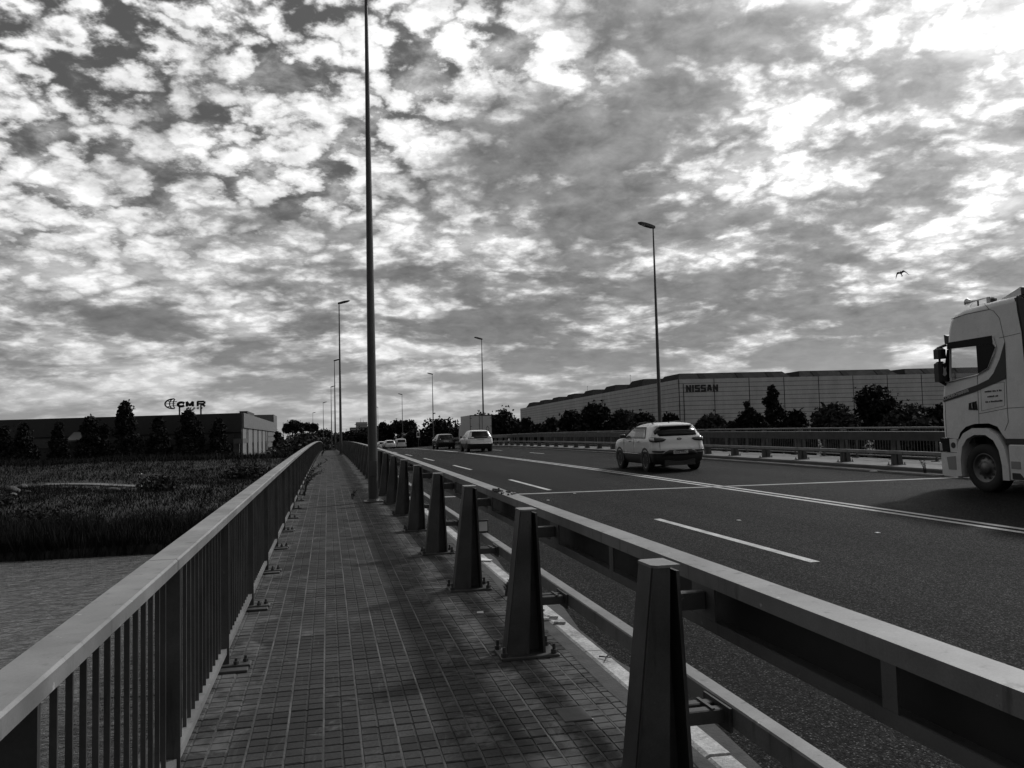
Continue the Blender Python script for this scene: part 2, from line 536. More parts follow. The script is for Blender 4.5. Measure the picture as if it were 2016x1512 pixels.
class MB:
    def __init__(self):
        self.v, self.f = [], []

    def add(self, vs, fs):
        k = len(self.v)
        self.v += [tuple(p) for p in vs]
        self.f += [tuple(i + k for i in q) for q in fs]
        return self

    def box(self, x0, x1, y0, y1, z0, z1):
        return self.add([(x0, y0, z0), (x1, y0, z0), (x1, y1, z0), (x0, y1, z0), (x0, y0, z1), (x1, y0, z1), (x1, y1, z1), (x0, y1, z1)],
                        [(0, 3, 2, 1), (4, 5, 6, 7), (0, 1, 5, 4), (1, 2, 6, 5), (2, 3, 7, 6), (3, 0, 4, 7)])

    def bbox(self, x0, x1, y0, y1, z0, z1, b=0.01):
        """box with bevelled upper and vertical edges"""
        def ring(i, z):
            return [(x0 + i, y0, z), (x1 - i, y0, z), (x1, y0 + i, z), (x1, y1 - i, z), (x1 - i, y1, z), (x0 + i, y1, z), (x0, y1 - i, z), (x0, y0 + i, z)]
        r0, r1 = ring(b, z0), ring(b, z1 - b)
        cx, cy = (x0 + x1) / 2, (y0 + y1) / 2
        r2_ = [(p[0] + (b if p[0] < cx else -b), p[1] + (b if p[1] < cy else -b), z1) for p in ring(b, z1)]
        vs = r0 + r1 + r2_
        fs = [tuple(range(7, -1, -1)), tuple(range(16, 24))]
        for l in (0, 8):
            for i in range(8):
                j = (i + 1) % 8
                fs.append((l + i, l + j, l + 8 + j, l + 8 + i))
        return self.add(vs, fs)

    def tube(self, p0, p1, r0, r1=None, n=8, caps=True):
        r1 = r0 if r1 is None else r1
        p0, p1 = Vector(p0), Vector(p1)
        d = (p1 - p0).normalized()
        a = d.orthogonal().normalized()
        b = d.cross(a)
        vs = []
        for p, r in ((p0, r0), (p1, r1)):
            for i in range(n):
                t = 2 * math.pi * i / n
                vs.append(p + a * (r * math.cos(t)) + b * (r * math.sin(t)))
        fs = [(i, (i + 1) % n, n + (i + 1) % n, n + i) for i in range(n)]
        if caps:
            fs += [tuple(range(n - 1, -1, -1)), tuple(range(n, 2 * n))]
        return self.add(vs, fs)

    def lathe_x(self, prof, n=24, x0=0.0, cy=0.0, cz=0.0):
        """prof: (x, r) pairs turned about the x axis through (cy, cz)"""
        vs, fs = [], []
        for (x, r) in prof:
            for i in range(n):
                t = 2 * math.pi * i / n
                vs.append((x0 + x, cy + r * math.cos(t), cz + r * math.sin(t)))
        for l in range(len(prof) - 1):
            for i in range(n):
                j = (i + 1) % n
                fs.append((l * n + i, l * n + j, (l + 1) * n + j, (l + 1) * n + i))
        return self.add(vs, fs)

    def prism(self, poly, plane, d0, d1):
        """poly of 2-D points; plane 'xz' extrudes in y, 'yz' in x, 'xy' in z"""
        def P(p, d):
            return {'xz': (p[0], d, p[1]), 'yz': (d, p[0], p[1]), 'xy': (p[0], p[1], d)}[plane]
        n = len(poly)
        vs = [P(p, d0) for p in poly] + [P(p, d1) for p in poly]
        tri = tessellate_polygon([[Vector((p[0], p[1], 0)) for p in poly]])
        fs = [tuple(t) for t in tri] + [tuple(n + i for i in reversed(t)) for t in tri]
        fs += [(i, (i + 1) % n, n + (i + 1) % n, n + i) for i in range(n)]
        return self.add(vs, fs)

    def stroke(self, pts, w, plane, d0, d1):
        """thick polyline made of plates"""
        for a, b in zip(pts[:-1], pts[1:]):
            a, b = Vector(a), Vector(b)
            t = (b - a).normalized()
            n = Vector((-t.y, t.x)) * (w / 2)
            e = t * (w * 0.18)
            self.prism([a - e - n, b + e - n, b + e + n, a - e + n], plane, d0, d1)
        return self

    def mesh(self, name, m, smooth=False, fix=True):
        me = bpy.data.meshes.new(name)
        me.from_pydata(self.v, [], self.f)
        if fix:
            bm = bmesh.new()
            bm.from_mesh(me)
            bmesh.ops.recalc_face_normals(bm, faces=bm.faces)
            bm.to_mesh(me)
            bm.free()
        if m:
            me.materials.append(MATS[m])
        if smooth:
            me.shade_smooth()
        me.update()
        return me

    def build(self, name, m, parent=None, smooth=False, loc=None, rot=None, angle=None):
        o = bpy.data.objects.new(name, self.mesh(name, m, smooth))
        if loc:
            o.location = loc
        if rot:
            o.rotation_euler = rot
        link(o, parent)
        if angle:
            auto_smooth(o.data, angle)
        return o


def auto_smooth(me, deg):
    me.shade_smooth()
    bm = bmesh.new()
    bm.from_mesh(me)
    for e in bm.edges:
        if len(e.link_faces) == 2 and e.calc_face_angle(0) > R(deg):
            e.smooth = False
    bm.to_mesh(me)
    bm.free()


def inst(mesh, name, parent, loc, rot=None):
    o = bpy.data.objects.new(name, mesh)
    o.location = loc
    if rot:
        o.rotation_euler = rot
    return link(o, parent)


def copy_tree(o, parent=None):
    c = o.copy()
    col.objects.link(c)
    c.parent = parent
    for ch in o.children:
        copy_tree(ch, c)
    return c


def text_mesh(body, size, depth, m, name='lettering', bold=0.0, xs=1.0, shear=0.0, align='LEFT', space=1.0):
    cu = bpy.data.curves.new('t', 'FONT')
    cu.body = body
    cu.size = size
    cu.extrude = depth / 2
    cu.offset = bold
    cu.shear = shear
    cu.align_x = align
    cu.space_character = space
    cu.resolution_u = 3
    o = bpy.data.objects.new('t', cu)
    col.objects.link(o)
    dg = bpy.context.evaluated_depsgraph_get()
    me = bpy.data.meshes.new_from_object(o.evaluated_get(dg))
    bpy.data.objects.remove(o)
    if xs != 1:
        for v in me.vertices:
            v.co.x *= xs
    me.materials.clear()
    me.materials.append(MATS[m])
    me.name = name
    return me


# ------------------------------------------------------------------ lie of the land
def zd(y):
    """near footpath level along the bridge"""
    if y < 160:
        return 0.01242 * y - 0.000115 * y * y
    z160 = 0.01242 * 160 - 0.000115 * 160 * 160
    s = 2 * 0.000115 * 160 - 0.01242
    t = y - 160
    if t < 110:
        return z160 - s * t
    u = min(t - 110, 60)
    return z160 - s * 110 - s * (u - u * u / 120)


def bend(y):
    """the road swings left beyond the bridge"""
    if y < 130:
        return 0.0
    if y < 300:
        return -0.00038 * (y - 130) ** 2
    return -0.00038 * 170 ** 2 - 2 * 0.00038 * 170 * (y - 300)


KERB_H, FALL = 0.13, 0.018


def zroad(x, y):
    return zd(y) - KERB_H + FALL * (x - 2.02)


ZR = 0.235          # far footpath above the near one
MIR = 18.15        # far side is the near side mirrored: x' = MIR - x


def sweep(mb, sec, ys, dz=0.0, closed=True, zf=None):
    """sweep an (x, z) section along the bridge"""
    n = len(sec)
    vs, fs = [], []
    for y in ys:
        for (x, z) in sec:
            vs.append((x + bend(y), y, (zd(y) if zf is None else zf(x, y)) + z + dz))
    for k in range(len(ys) - 1):
        for i in range(n if closed else n - 1):
            j = (i + 1) % n
            fs.append((k * n + i, k * n + j, (k + 1) * n + j, (k + 1) * n + i))
    if closed:
        fs += [tuple(range(n - 1, -1, -1)), tuple((len(ys) - 1) * n + i for i in range(n))]
    return mb.add(vs, fs)


def rect(x0, x1, z0, z1):
    return [(x0, z0), (x1, z0), (x1, z1), (x0, z1)]


def yrange(a, b, s):
    n = max(1, int(round((b - a) / s)))
    return [a + (b - a) * i / n for i in range(n + 1)]


# ------------------------------------------------------------------ ground, river
def smooth(t):
    t = np.clip(t, 0, 1)
    return t * t * (3 - 2 * t)


def vnoise(x, y, s, seed):
    r = np.random.RandomState(seed)
    out = 0
    for k in range(5):
        ang, ph = r.rand() * 6.28, r.rand() * 6.28
        f = (0.6 + r.rand() * 0.9) / s
        out = out + np.sin((x * np.cos(ang) + y * np.sin(ang)) * f * 6.28 + ph)
    return out / 5


YK = [-3000, -62, -58, -56, 60.0, 60.7, 64, 78, 92, 110, 129, 136, 146, 168, 6000]
ZK = [-3.0, -3.0, -5.6, -8.5, -8.5, -5.4, -4.9, -4.1, -3.45, -3.2, -1.15, -1.0, -1.9, -4.0, -4.0]
zd_v = np.vectorize(zd)
bend_v = np.vectorize(bend)


def terrain(x, y):
    x, y = np.asarray(x, float), np.asarray(y, float)
    z = np.interp(y, YK, ZK)
    amp = np.interp(y, [50, 62, 70, 150, 175], [0, 0.1, 0.28, 0.22, 0.05])
    z = z + amp * (vnoise(x, y, 23, 3) + 0.5 * vnoise(x, y, 7, 4))
    # embankment that carries the road off the bridge
    cx = 9.07 + bend_v(y)
    side = np.maximum(np.abs(x - cx) - 10.2, 0)
    rd = zd_v(y) - 0.42
    emb = rd - side * 0.55
    on = smooth((y - 128) / 12.0)
    z2 = np.maximum(z, emb)
    z2 = np.where(side < 0.01, rd, z2)
    zz = z + (z2 - z) * on
    return np.where((y > 60) & (y < 128) & (np.abs(x - 9.07) < 11.2), np.minimum(zz, zd_v(y) - 1.6), zz)


def grid_axis(parts):
    out = []
    for a, b, s in parts:
        out += list(np.arange(a, b, s))
    return np.array(out + [parts[-1][1]])


gx = grid_axis([(-4000, -400, 600), (-400, -90, 31), (-90, -14, 2.0), (-14, 34, 1.2), (34, 120, 4.3), (120, 400, 35), (400, 4000, 600)])
gy = grid_axis([(-3000, -80, 400), (-80, -50, 3), (-50, 58, 18), (58, 66, 0.5), (66, 180, 1.5), (180, 330, 5), (330, 800, 47), (800, 6000, 650)])
XX, YY = np.meshgrid(gx, gy)
ZZ = terrain(XX, YY)
nx, ny = len(gx), len(gy)
gv = np.stack([XX.ravel(), YY.ravel(), ZZ.ravel()], -1)
ii, jj = np.meshgrid(np.arange(nx - 1), np.arange(ny - 1))
k0 = (jj * nx + ii).ravel()
gf = np.stack([k0, k0 + 1, k0 + nx + 1, k0 + nx], -1)
gm = bpy.data.meshes.new('ground')
gm.from_pydata(gv.tolist(), [], gf.tolist())
gm.materials.append(MATS['ground_soil'])
gm.shade_smooth()
tag(link(bpy.data.objects.new('ground', gm)), 'dark grassy river bank and flat land beyond the bridge', kind='structure')

wm = MB().add([(-4000, -60, -6), (4000, -60, -6), (4000, 61.5, -6), (-4000, 61.5, -6)], [(0, 1, 2, 3)])
tag(wm.build('river', 'water'), 'grey rippled river water below the left railing', kind='structure')

# sandy path along the bank
pp = [(-34, 110.2), (-31, 109.3), (-27.5, 107.2), (-24, 104.6), (-21, 100.9), (-18, 97), (-16.8, 95)]
vs, fs = [], []
for k, (x, y) in enumerate(pp):
    a = Vector(pp[max(k - 1, 0)])
    b = Vector(pp[min(k + 1, len(pp) - 1)])
    t = (b - a).normalized()
    n = Vector((-t.y, t.x)) * 0.75
    for s in (-1, -0.33, 0.33, 1):
        q = Vector((x, y)) + n * s
        vs.append((q.x, q.y, float(terrain(q.x, q.y)) + 0.10))
for k in range(len(pp) - 1):
    for i in range(3):
        fs.append((4 * k + i, 4 * k + i + 1, 4 * k + 5 + i, 4 * k + 4 + i))
tag(MB().add(vs, fs).build('river_path', 'path_sand'), 'pale sandy path crossing the river bank', kind='structure')

# ------------------------------------------------------------------ bridge deck, road
YS = yrange(-30, 130, 5) + yrange(135, 330, 5) + [360, 420, 600]
m_ = MB()
sweep(m_, [(-1.02, -0.05), (-1.02, -0.55), (0.2, -1.2), (17.9, -1.2), (19.15, -0.28), (19.15, ZR - 0.05), (16.3, ZR - 0.05), (16.3, -0.28), (1.7, -0.28), (1.7, -0.05)], yrange(-60, 131, 5))
tag(m_.build('bridge', 'concrete', angle=30), 'long concrete road bridge deck over the river', 'bridge')

m_ = MB()
vs, fs = [], []
xs = [1.95, 4, 6, 8, 9.6, 11.5, 13.5, 16.2]
for y in YS:
    for x in xs:
        vs.append((x + bend(y), y, zroad(x, y)))
n = len(xs)
for k in range(len(YS) - 1):
    for i in range(n - 1):
        fs.append((k * n + i, k * n + i + 1, (k + 1) * n + i + 1, (k + 1) * n + i))
road = m_.add(vs, fs).build('road', 'asphalt', smooth=True)
tag(road, 'wide dark asphalt road with lane markings over the bridge', kind='structure')


def strip(x0, x1, ya, yb, name, m, lift=0.004, parent=road, skew=0.0):
    mb = MB()
    ys = yrange(ya, yb, 4.0)
    v_, f_ = [], []
    for y in ys:
        for x in (x0, x1):
            v_.append((x + bend(y), y, zroad(x, y) + lift))
    for k in range(len(ys) - 1):
        f_.append((2 * k, 2 * k + 1, 2 * k + 3, 2 * k + 2))
    return mb.add(v_, f_).build(name, m, parent)


for k in range(-1, 17):
    y0 = 8.95 + 12.15 * k
    strip(5.72, 5.85, y0, y0 + 4.9, 'lane_dash', 'paint_line')
    if k >= 3:
        strip(12.72, 12.84, y0 + 2.3, y0 + 5.8, 'lane_dash', 'paint_line')
strip(9.52, 9.64, -30, 330, 'centre_line', 'paint_line')
strip(9.78, 9.90, -30, 330, 'centre_line', 'paint_line')
strip(15.80, 15.92, -30, 330, 'edge_line', 'paint_line')
# skewed expansion joint across the carriageway
jm, jg = MB(), MB()
jv, jgv = [], []
for x in np.linspace(1.98, 16.0, 15):
    y = 21.75 - 0.27 * x
    for w, l, arr in ((0.26, 0.005, jv), (0.025, 0.009, jgv)):
        arr.append((x, y - w / 2 + (0.10 if w < 0.1 else 0), zroad(x, y) + l))
        arr.append((x, y + w / 2 + (0.10 if w < 0.1 else 0), zroad(x, y) + l))
q4 = [(2 * k, 2 * k + 1, 2 * k + 3, 2 * k + 2) for k in range(14)]
jm.add(jv, q4).build('expansion_joint', 'joint_strip', road)
jg.add(jgv, q4).build('joint_gap', 'joint_gap', road)
# small pale reflective studs seen as dashes of light on the tarmac
stud = MB().bbox(-0.03, 0.03, -0.03, 0.03, 0, 0.010, 0.003).mesh('road_stud', 'litter')
for (x, y) in ((7.9, 10.6), (9.2, 8.2), (6.05, 19.7), (5.0, 18.4), (6.9, 12.9)):
    inst(stud, 'road_stud', road, (x, y, zroad(x, y) + 0.002))

# kerbs (each one a row of stones near by)
stone = None
for k in range(14):
    ya = 1.9 + k * 1.0
    rr = random.Random(k)
    mb = MB()
    sweep(mb, [(1.84, -0.30), (2.02, -0.30), (2.02, -0.035), (1.985, 0.0), (1.87, 0.004), (1.84, -0.012)], yrange(ya + 0.006, ya + 0.994, 0.25), dz=rr.uniform(-0.006, 0.006))
    if k == 0:
        kerb = empty('kerb', (0, 0, 0))
        tag(kerb, 'pale worn kerb stones between near footpath and road', kind='structure')
    mb.build('kerb_stone', 'kerb_stone', kerb)
mb = MB()
sweep(mb, [(1.84, -0.30), (2.02, -0.30), (2.02, -0.035), (1.985, 0.0), (1.87, 0.004), (1.84, -0.012)], yrange(15.9, 330, 3.0))
sweep(mb, [(1.84, -0.30), (2.02, -0.30), (2.02, -0.035), (1.985, 0.0), (1.87, 0.004), (1.84, -0.012)], yrange(-30, 1.9, 3.0))
mb.build('kerb_run', 'kerb_stone', kerb)
mb = MB()
sweep(mb, [(MIR - 1.79, -0.30), (MIR - 2.02, -0.30), (MIR - 2.02, ZR - 0.035), (MIR - 1.985, ZR), (MIR - 1.79, ZR)], yrange(-30, 330, 3.0))
tag(mb.build('kerb', 'concrete'), 'far kerb below the opposite crash barrier', kind='structure')
# gritty dirt in the gutters beside the kerbs
mb = MB()
for x0, x1 in ((2.03, 2.2), (15.93, 16.1), (1.765, 1.838)):
    v_, f_ = [], []
    ys = yrange(-10, 120, 1.0)
    for y in ys:
        w = 0.05 * math.sin(y * 1.7) + 0.04 * math.sin(y * 4.1)
        for x in ((x0, x1 + w) if 2 < x0 < 5 else ((x0 - w, x1) if x0 > 5 else (x0 - abs(w) * 0.6, x1))):
            v_.append((x, y, (zroad(x, y) + 0.006) if x0 > 2 else zd(y) + 0.001 + (0.004 if x > 1.8 else 0)))
    for k in range(len(ys) - 1):
        f_.append((2 * k, 2 * k + 1, 2 * k + 3, 2 * k + 2))
    mb.add(v_, f_)
tag(mb.build('gutter_dirt', 'soil', road), kind='stuff')

# ------------------------------------------------------------------ near footpath: tiles with four raised pads
mb = MB()
sweep(mb, [(-1.02, -0.05), (1.835, -0.05), (1.835, -0.019), (-1.02, -0.019)], yrange(-30, 131, 4) + yrange(135, 330, 5))
path = mb.build('footpath', 'tile_bed')
tag(path, 'tiled footpath along the left side of the bridge', kind='structure')


def tile_geo(mb, cx, cy, cz, s, simple=False, jit=None):
    """a 20 cm tile; pads 9 cm square stand 5 mm proud"""
    h = 0.0965

    def Z(x, y, z):
        return (cx + x, cy + y, cz + z + s * y + (jit[0] * x + jit[1] * y if jit else 0))
    lo = -0.0045
    if simple:
        vs = [Z(-h, -h, -0.02), Z(h, -h, -0.02), Z(h, h, -0.02), Z(-h, h, -0.02), Z(-h, -h, 0), Z(h, -h, 0), Z(h, h, 0), Z(-h, h, 0)]
        mb.add(vs, [(4, 5, 6, 7), (0, 1, 5, 4), (1, 2, 6, 5), (2, 3, 7, 6), (3, 0, 4, 7)])
        return
    vs = [Z(-h, -h, -0.02), Z(h, -h, -0.02), Z(h, h, -0.02), Z(-h, h, -0.02), Z(-h, -h, lo), Z(h, -h, lo), Z(h, h, lo), Z(-h, h, lo)]
    mb.add(vs, [(4, 5, 6, 7), (0, 1, 5, 4), (1, 2, 6, 5), (2, 3, 7, 6), (3, 0, 4, 7)])
    for sx in (-1, 1):
        for sy in (-1, 1):
            x0, y0 = sx * 0.0495, sy * 0.0495
            a, b = 0.0455, 0.0415
            vs = [Z(x0 - a, y0 - a, lo), Z(x0 + a, y0 - a, lo), Z(x0 + a, y0 + a, lo), Z(x0 - a, y0 + a, lo),
                  Z(x0 - b, y0 - b, 0), Z(x0 + b, y0 - b, 0), Z(x0 + b, y0 + b, 0), Z(x0 - b, y0 + b, 0)]
            mb.add(vs, [(4, 5, 6, 7), (0, 1, 5, 4), (1, 2, 6, 5), (2, 3, 7, 6), (3, 0, 4, 7)])


mb = MB()
tile_geo(mb, 0, 0, 0, 0)
tile_me = mb.mesh('paving_tile', 'tile', fix=False)
TX = [-0.74 + 0.2 * i for i in range(13)]
Y_T0, N_T = 3.1, 23
rr = random.Random(5)
for j in range(N_T):
    y = Y_T0 + 0.2 * j
    s = 0.01242 - 2 * 0.000115 * y
    for i, x in enumerate(TX):
        o = inst(tile_me, 'paving_tile', path, (x + rr.uniform(-.0015, .0015), y, zd(y) + rr.uniform(-0.0025, 0.0015)))
        o.rotation_euler = (math.atan(s) + rr.uniform(-.008, .008), rr.uniform(-.008, .008), rr.uniform(-.006, .006))
mb = MB()
y = Y_T0 + 0.2 * N_T
while y < 66:
    for x in TX:
        tile_geo(mb, x, y, zd(y) + rr.uniform(-0.0025, 0.0015), 0.01242 - 2 * 0.000115 * y, simple=y > 24, jit=(rr.uniform(-.008, .008), rr.uniform(-.008, .008)))
    y += 0.2
y = Y_T0 - 0.2
while y > -4:
    for x in TX:
        tile_geo(mb, x, y, zd(y), 0.0124)
    y -= 0.2
o = bpy.data.objects.new('paving_run', mb.mesh('paving_run', 'tile', fix=False))
link(o, path)
tag(o, kind='stuff')
mb = MB()
sweep(mb, [(-1.0, -0.03), (1.76, -0.03), (1.76, -0.002), (-1.0, -0.002)], yrange(66, 330, 4))
tag(mb.build('paving_far', 'tile', path), kind='stuff')
# mortar lying in the lengthwise joints and along the edge under the railing
mb = MB()
for i in range(14):
    x = -0.84 + 0.2 * i
    w = 0.006
    sweep(mb, [(x - w, -0.019), (x + w, -0.019), (x + w, -0.0025), (x - w, -0.0025)], yrange(-4, 66, 2.0))
sweep(mb, [(-1.0, -0.03), (-0.845, -0.03), (-0.845, -0.004), (-1.0, -0.003)], yrange(-4, 66, 2.0))
tag(mb.build('joint_mortar', 'grout', path), kind='stuff')
# walkway part of the expansion joint
mb = MB()
mb.add([(-0.62, 22.0, zd(22) + .003), (1.7, 21.25, zd(21.2) + .003), (1.7, 21.33, zd(21.3) + .003), (-0.62, 22.08, zd(22) + .003)], [(0, 1, 2, 3)])
mb.build('joint_gap', 'joint_gap', path)
mb = MB()
mb.add([(0.22, 19.42, zd(19.3) + .003), (0.62, 19.34, zd(19.3) + .003), (0.62, 19.52, zd(19.5) + .003), (0.22, 19.60, zd(19.5) + .003)], [(0, 1, 2, 3)])
mb.build('drain_slot', 'joint_gap', path)
mb = MB()
mb.bbox(1.30, 1.47, 4.55, 4.78, zd(4.6) - 0.01, zd(4.7) + 0.006, 0.004)
mb.build('inspection_cover', 'dark_steel', path)

# far footpath
mb = MB()
sweep(mb, [(16.36, ZR - 0.2), (19.1, ZR - 0.2), (19.1, ZR), (16.36, ZR)], yrange(-30, 330, 4))
tag(mb.build('footpath', 'concrete'), 'pale footpath behind the far crash barrier', kind='structure')


# ------------------------------------------------------------------ balustrades
def balustrade(name, label, near):
    root = empty(name)
    tag(root, label, 'railing')
    sx = 1 if near else -1
    X = -0.76 if near else MIR + 0.76
    dz = 0.0 if near else ZR
    HT = 1.11
    # handrail in six-metre lengths
    y = -1.9
    k = 0
    while y < (126 if near else 120):
        mb = MB()
        ys = yrange(y + 0.004, y + 5.996, 1.0)
        w, b = 0.07, 0.008
        sweep(mb, [(X - w, HT - 0.055), (X + w, HT - 0.055), (X + w, HT - b), (X + w - b, HT), (X - w + b, HT), (X - w, HT - b)], ys, dz)
        mb.build('handrail', 'rail_steel', root)
        y += 6.0
    # bottom rails
    y = 0.28
    mb_post = MB()
    mb_post.box(-0.05, 0.05, -0.007, 0.007, 0.0, HT - 0.057)
    mb_post.box(-0.05, 0.05, 0.007, 0.03, 0.02, 0.10)
    post_me = mb_post.mesh('post', 'galvanised')
    plate_me = MB().bbox(-0.06, 0.20, -0.055, 0.055, 0.0, 0.022, 0.004).mesh('base_plate', 'dark_steel')
    shadow_gap_me = MB().bbox(-0.04, 0.17, -0.045, 0.045, 0.0, 0.016, 0.003).mesh('shadow_gap_plate', 'dark_steel')  # thin dark plate standing in for the shadow gap beside the base plate
    bolt = MB().tube((0, 0, 0), (0, 0, 0.022), 0.02, 0.02, 6)
    bolt.tube((0, 0, 0.022), (0, 0, 0.045), 0.011, 0.010, 8)
    bolt_me = bolt.mesh('bolt', 'bolt')
    bar = MB().box(-0.010, 0.010, -0.005, 0.005, 0.0, HT - 0.055 - 0.135)
    bar_me = bar.mesh('baluster', 'galvanised')
    rest = MB()
    nb = 0
    while y < (124 if near else 100):
        p = inst(post_me, 'post', root, (X, y, zd(y) + dz))
        if near and y < 40:
            q = inst(plate_me, 'base_plate', p, (0, 0, 0.002))
            if y < 15:
                inst(shadow_gap_me, 'shadow_gap_plate', p, (0.02, -0.13, 0.001))
                for by in (-0.03, 0.03):
                    inst(bolt_me, 'bolt', p, (0.13 + by, by, 0.024))
            elif y < 30:
                inst(bolt_me, 'bolt', p, (0.13, 0, 0.024))
        if not near and y < 50:
            q = inst(plate_me, 'base_plate', p, (0, 0, 0.002), (0, 0, math.pi))
        mb = MB()
        sweep(mb, rect(X - 0.035, X + 0.035, 0.095, 0.135), yrange(y + 0.012, y + 1.988, 1.0), dz)
        mb.build('bottom_rail', 'rail_steel', root)
        for i in range(1, 14):
            yy = y + i * 2.0 / 14
            if near and nb < 297 and yy > 1.6:
                inst(bar_me, 'baluster', root, (X, yy, zd(yy) + 0.1345))
                nb += 1
            elif y < (124 if near else 70):
                z0 = zd(yy) + dz + 0.1345
                rest.box(X - 0.010, X + 0.010, yy - 0.005, yy + 0.005, z0, z0 + HT - 0.19)
        y += 2.0
    tag(rest.build('baluster_run', 'galvanised', root), kind='stuff')
    return root


balustrade('balustrade', 'near steel railing with flat handrail and upright bars above the river', True)
balustrade('balustrade', 'far railing with upright bars behind the opposite crash barrier', False)


# ------------------------------------------------------------------ crash barriers
def crash_barrier(name, label, near):
    root = empty(name)
    tag(root, label, 'crash barrier')
    dz = 0.0 if near else ZR
    y0 = 3.47 if near else 3.9

    def X(x):
        return x if near else MIR - x

    def swp(mb, x0, x1, z0, z1, ya, yb, st=1.25):
        a, b = sorted((X(x0), X(x1)))
        sweep(mb, rect(a, b, z0, z1), yrange(ya, yb, st), dz)

    y_end = 128
    # posts
    post = MB()
    post.prism([(-0.145, 0.018), (0.02, 0.018), (0.062, 1.058), (-0.015, 1.058)], 'xz', -0.09, 0.09)
    post.prism([(0.021, 0.018), (0.145, 0.018), (0.106, 1.04), (0.063, 1.04)], 'xz', 0.04, 0.06)
    post.prism([(0.127, 0.018), (0.145, 0.018), (0.107, 1.04), (0.092, 1.04)], 'xz', -0.085, 0.085)
    post.prism([(-0.150, 0.018), (-0.138, 0.018), (-0.009, 1.058), (-0.021, 1.058)], 'xz', -0.075, 0.075)
    post_me = post.mesh('post', 'galvanised')
    cap = MB().prism([(-0.024, -0.075), (0.0, -0.097), (0.107, -0.097), (0.107, 0.097), (0.0, 0.097), (-0.024, 0.075)], 'xy', 1.058, 1.07)
    cap_me = cap.mesh('cap', 'rail_steel')
    plate_me = MB().bbox(-0.20, 0.235, -0.15, 0.15, 0.0, 0.018, 0.004).mesh('base_plate', 'dark_steel')
    b = MB().tube((0, 0, 0), (0, 0, 0.028), 0.024, 0.024, 6)
    b.tube((0, 0, 0.028), (0, 0, 0.07), 0.013, 0.012, 8)
    bolt_me = b.mesh('bolt', 'bolt')
    arm = MB()
    for yy in (-0.075, 0.02):
        arm.bbox(0.128, 0.345, yy, yy + 0.055, 0.36, 0.42, 0.005)
    arm.box(0.24, 0.255, -0.08, 0.08, 0.4205, 0.428)
    arm.box(0.300, 0.312, -0.13, 0.13, 0.33, 0.436)
    arm_me = arm.mesh('bracket', 'galvanised')
    arm2 = MB()
    arm2.bbox(0.10, 0.259, -0.025, 0.025, 0.85, 0.93, 0.005)
    arm2_me = arm2.mesh('bracket', 'galvanised')
    k = -1
    while True:
        y = y0 + 2.5 * k
        if y > y_end:
            break
        p = inst(post_me, 'post', root, (X(1.405), y, zd(y) + dz), (0, 0, 0 if near else math.pi))
        inst(cap_me, 'cap', p, (0, 0, 0))
        inst(plate_me, 'base_plate', p, (0, 0, 0.001))
        inst(arm_me, 'bracket', p, (0, 0, 0))
        inst(arm2_me, 'bracket', p, (0, 0, 0))
        if (near and y < 22) or (not near and y < 32):
            for bx in (-0.175, 0.20):
                for by in (-0.115, 0.115):
                    inst(bolt_me, 'bolt', p, (bx, by, 0.019))
        k += 1
    # rails in ten-metre lengths with small gaps
    ya = -1.35
    while ya < y_end:
        yb = min(ya + 10.0, y_end)
        a, c = ya + 0.008, yb - 0.008
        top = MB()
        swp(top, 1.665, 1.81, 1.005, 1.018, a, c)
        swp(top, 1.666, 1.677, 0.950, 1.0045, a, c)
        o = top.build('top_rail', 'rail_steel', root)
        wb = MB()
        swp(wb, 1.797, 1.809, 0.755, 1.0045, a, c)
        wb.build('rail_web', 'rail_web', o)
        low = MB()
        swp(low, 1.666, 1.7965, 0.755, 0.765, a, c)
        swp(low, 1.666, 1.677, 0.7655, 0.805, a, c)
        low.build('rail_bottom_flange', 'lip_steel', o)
        yy = math.floor((a - y0) / 1.25) * 1.25 + y0
        while yy < c:
            if yy > a:
                at_post = abs(((yy - y0) / 2.5) - round((yy - y0) / 2.5)) < 0.1
                w = 0.10 if at_post else 0.035
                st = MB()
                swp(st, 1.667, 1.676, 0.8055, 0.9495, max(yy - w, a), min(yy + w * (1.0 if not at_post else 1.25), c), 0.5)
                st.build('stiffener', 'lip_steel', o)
            yy += 1.25
        lr = MB()
        xa, xb = sorted((X(1.72), X(1.81)))
        s = 1 if near else -1
        sweep(lr, [(xa, 0.355), (xb, 0.355), (xb, 0.440), (xb - 0.007, 0.447), (xa + 0.007, 0.447), (xa, 0.440)], yrange(a, c, 1.25), dz)
        lr.build('lower_rail', 'rail_steel', root)
        ya = yb
    # splice bolts on the joint of the top rail
    if near:
        sb = MB()
        rb = random.Random(3)
        for i in range(11):
            x = 1.665 + 0.13 * rb.random()
            y = 7.7 + 0.7 * (i / 10) + rb.uniform(-.05, .05)
            z = zd(y) + 1.018
            t = rb.uniform(0, 3.1)
            sb.tube((x, y, z + 0.006), (x + 0.05 * math.cos(t), y + 0.09 * math.sin(t), z + 0.012), 0.011, 0.008, 6)
        sb.build('splice_scraps', 'black_plastic', root)
        # reflectors standing on the lower rail
        for y in (9.4, 19.4, 29.4):
            f = MB()
            z = zd(y) + 0.448
            f.bbox(1.665, 1.82, y - 0.012, y + 0.012, z, z + 0.15, 0.004)
            r_ = f.build('reflector', 'black_plastic', root)
            MB().bbox(1.678, 1.807, y - 0.016, y - 0.0125, z + 0.02, z + 0.13, 0.002).build('reflector_face', 'reflector', r_)
    return root


crash_barrier('crash_barrier', 'near crash barrier on tapered steel posts between footpath and road', True)
crash_barrier('crash_barrier', 'far crash barrier along the opposite edge of the road', False)


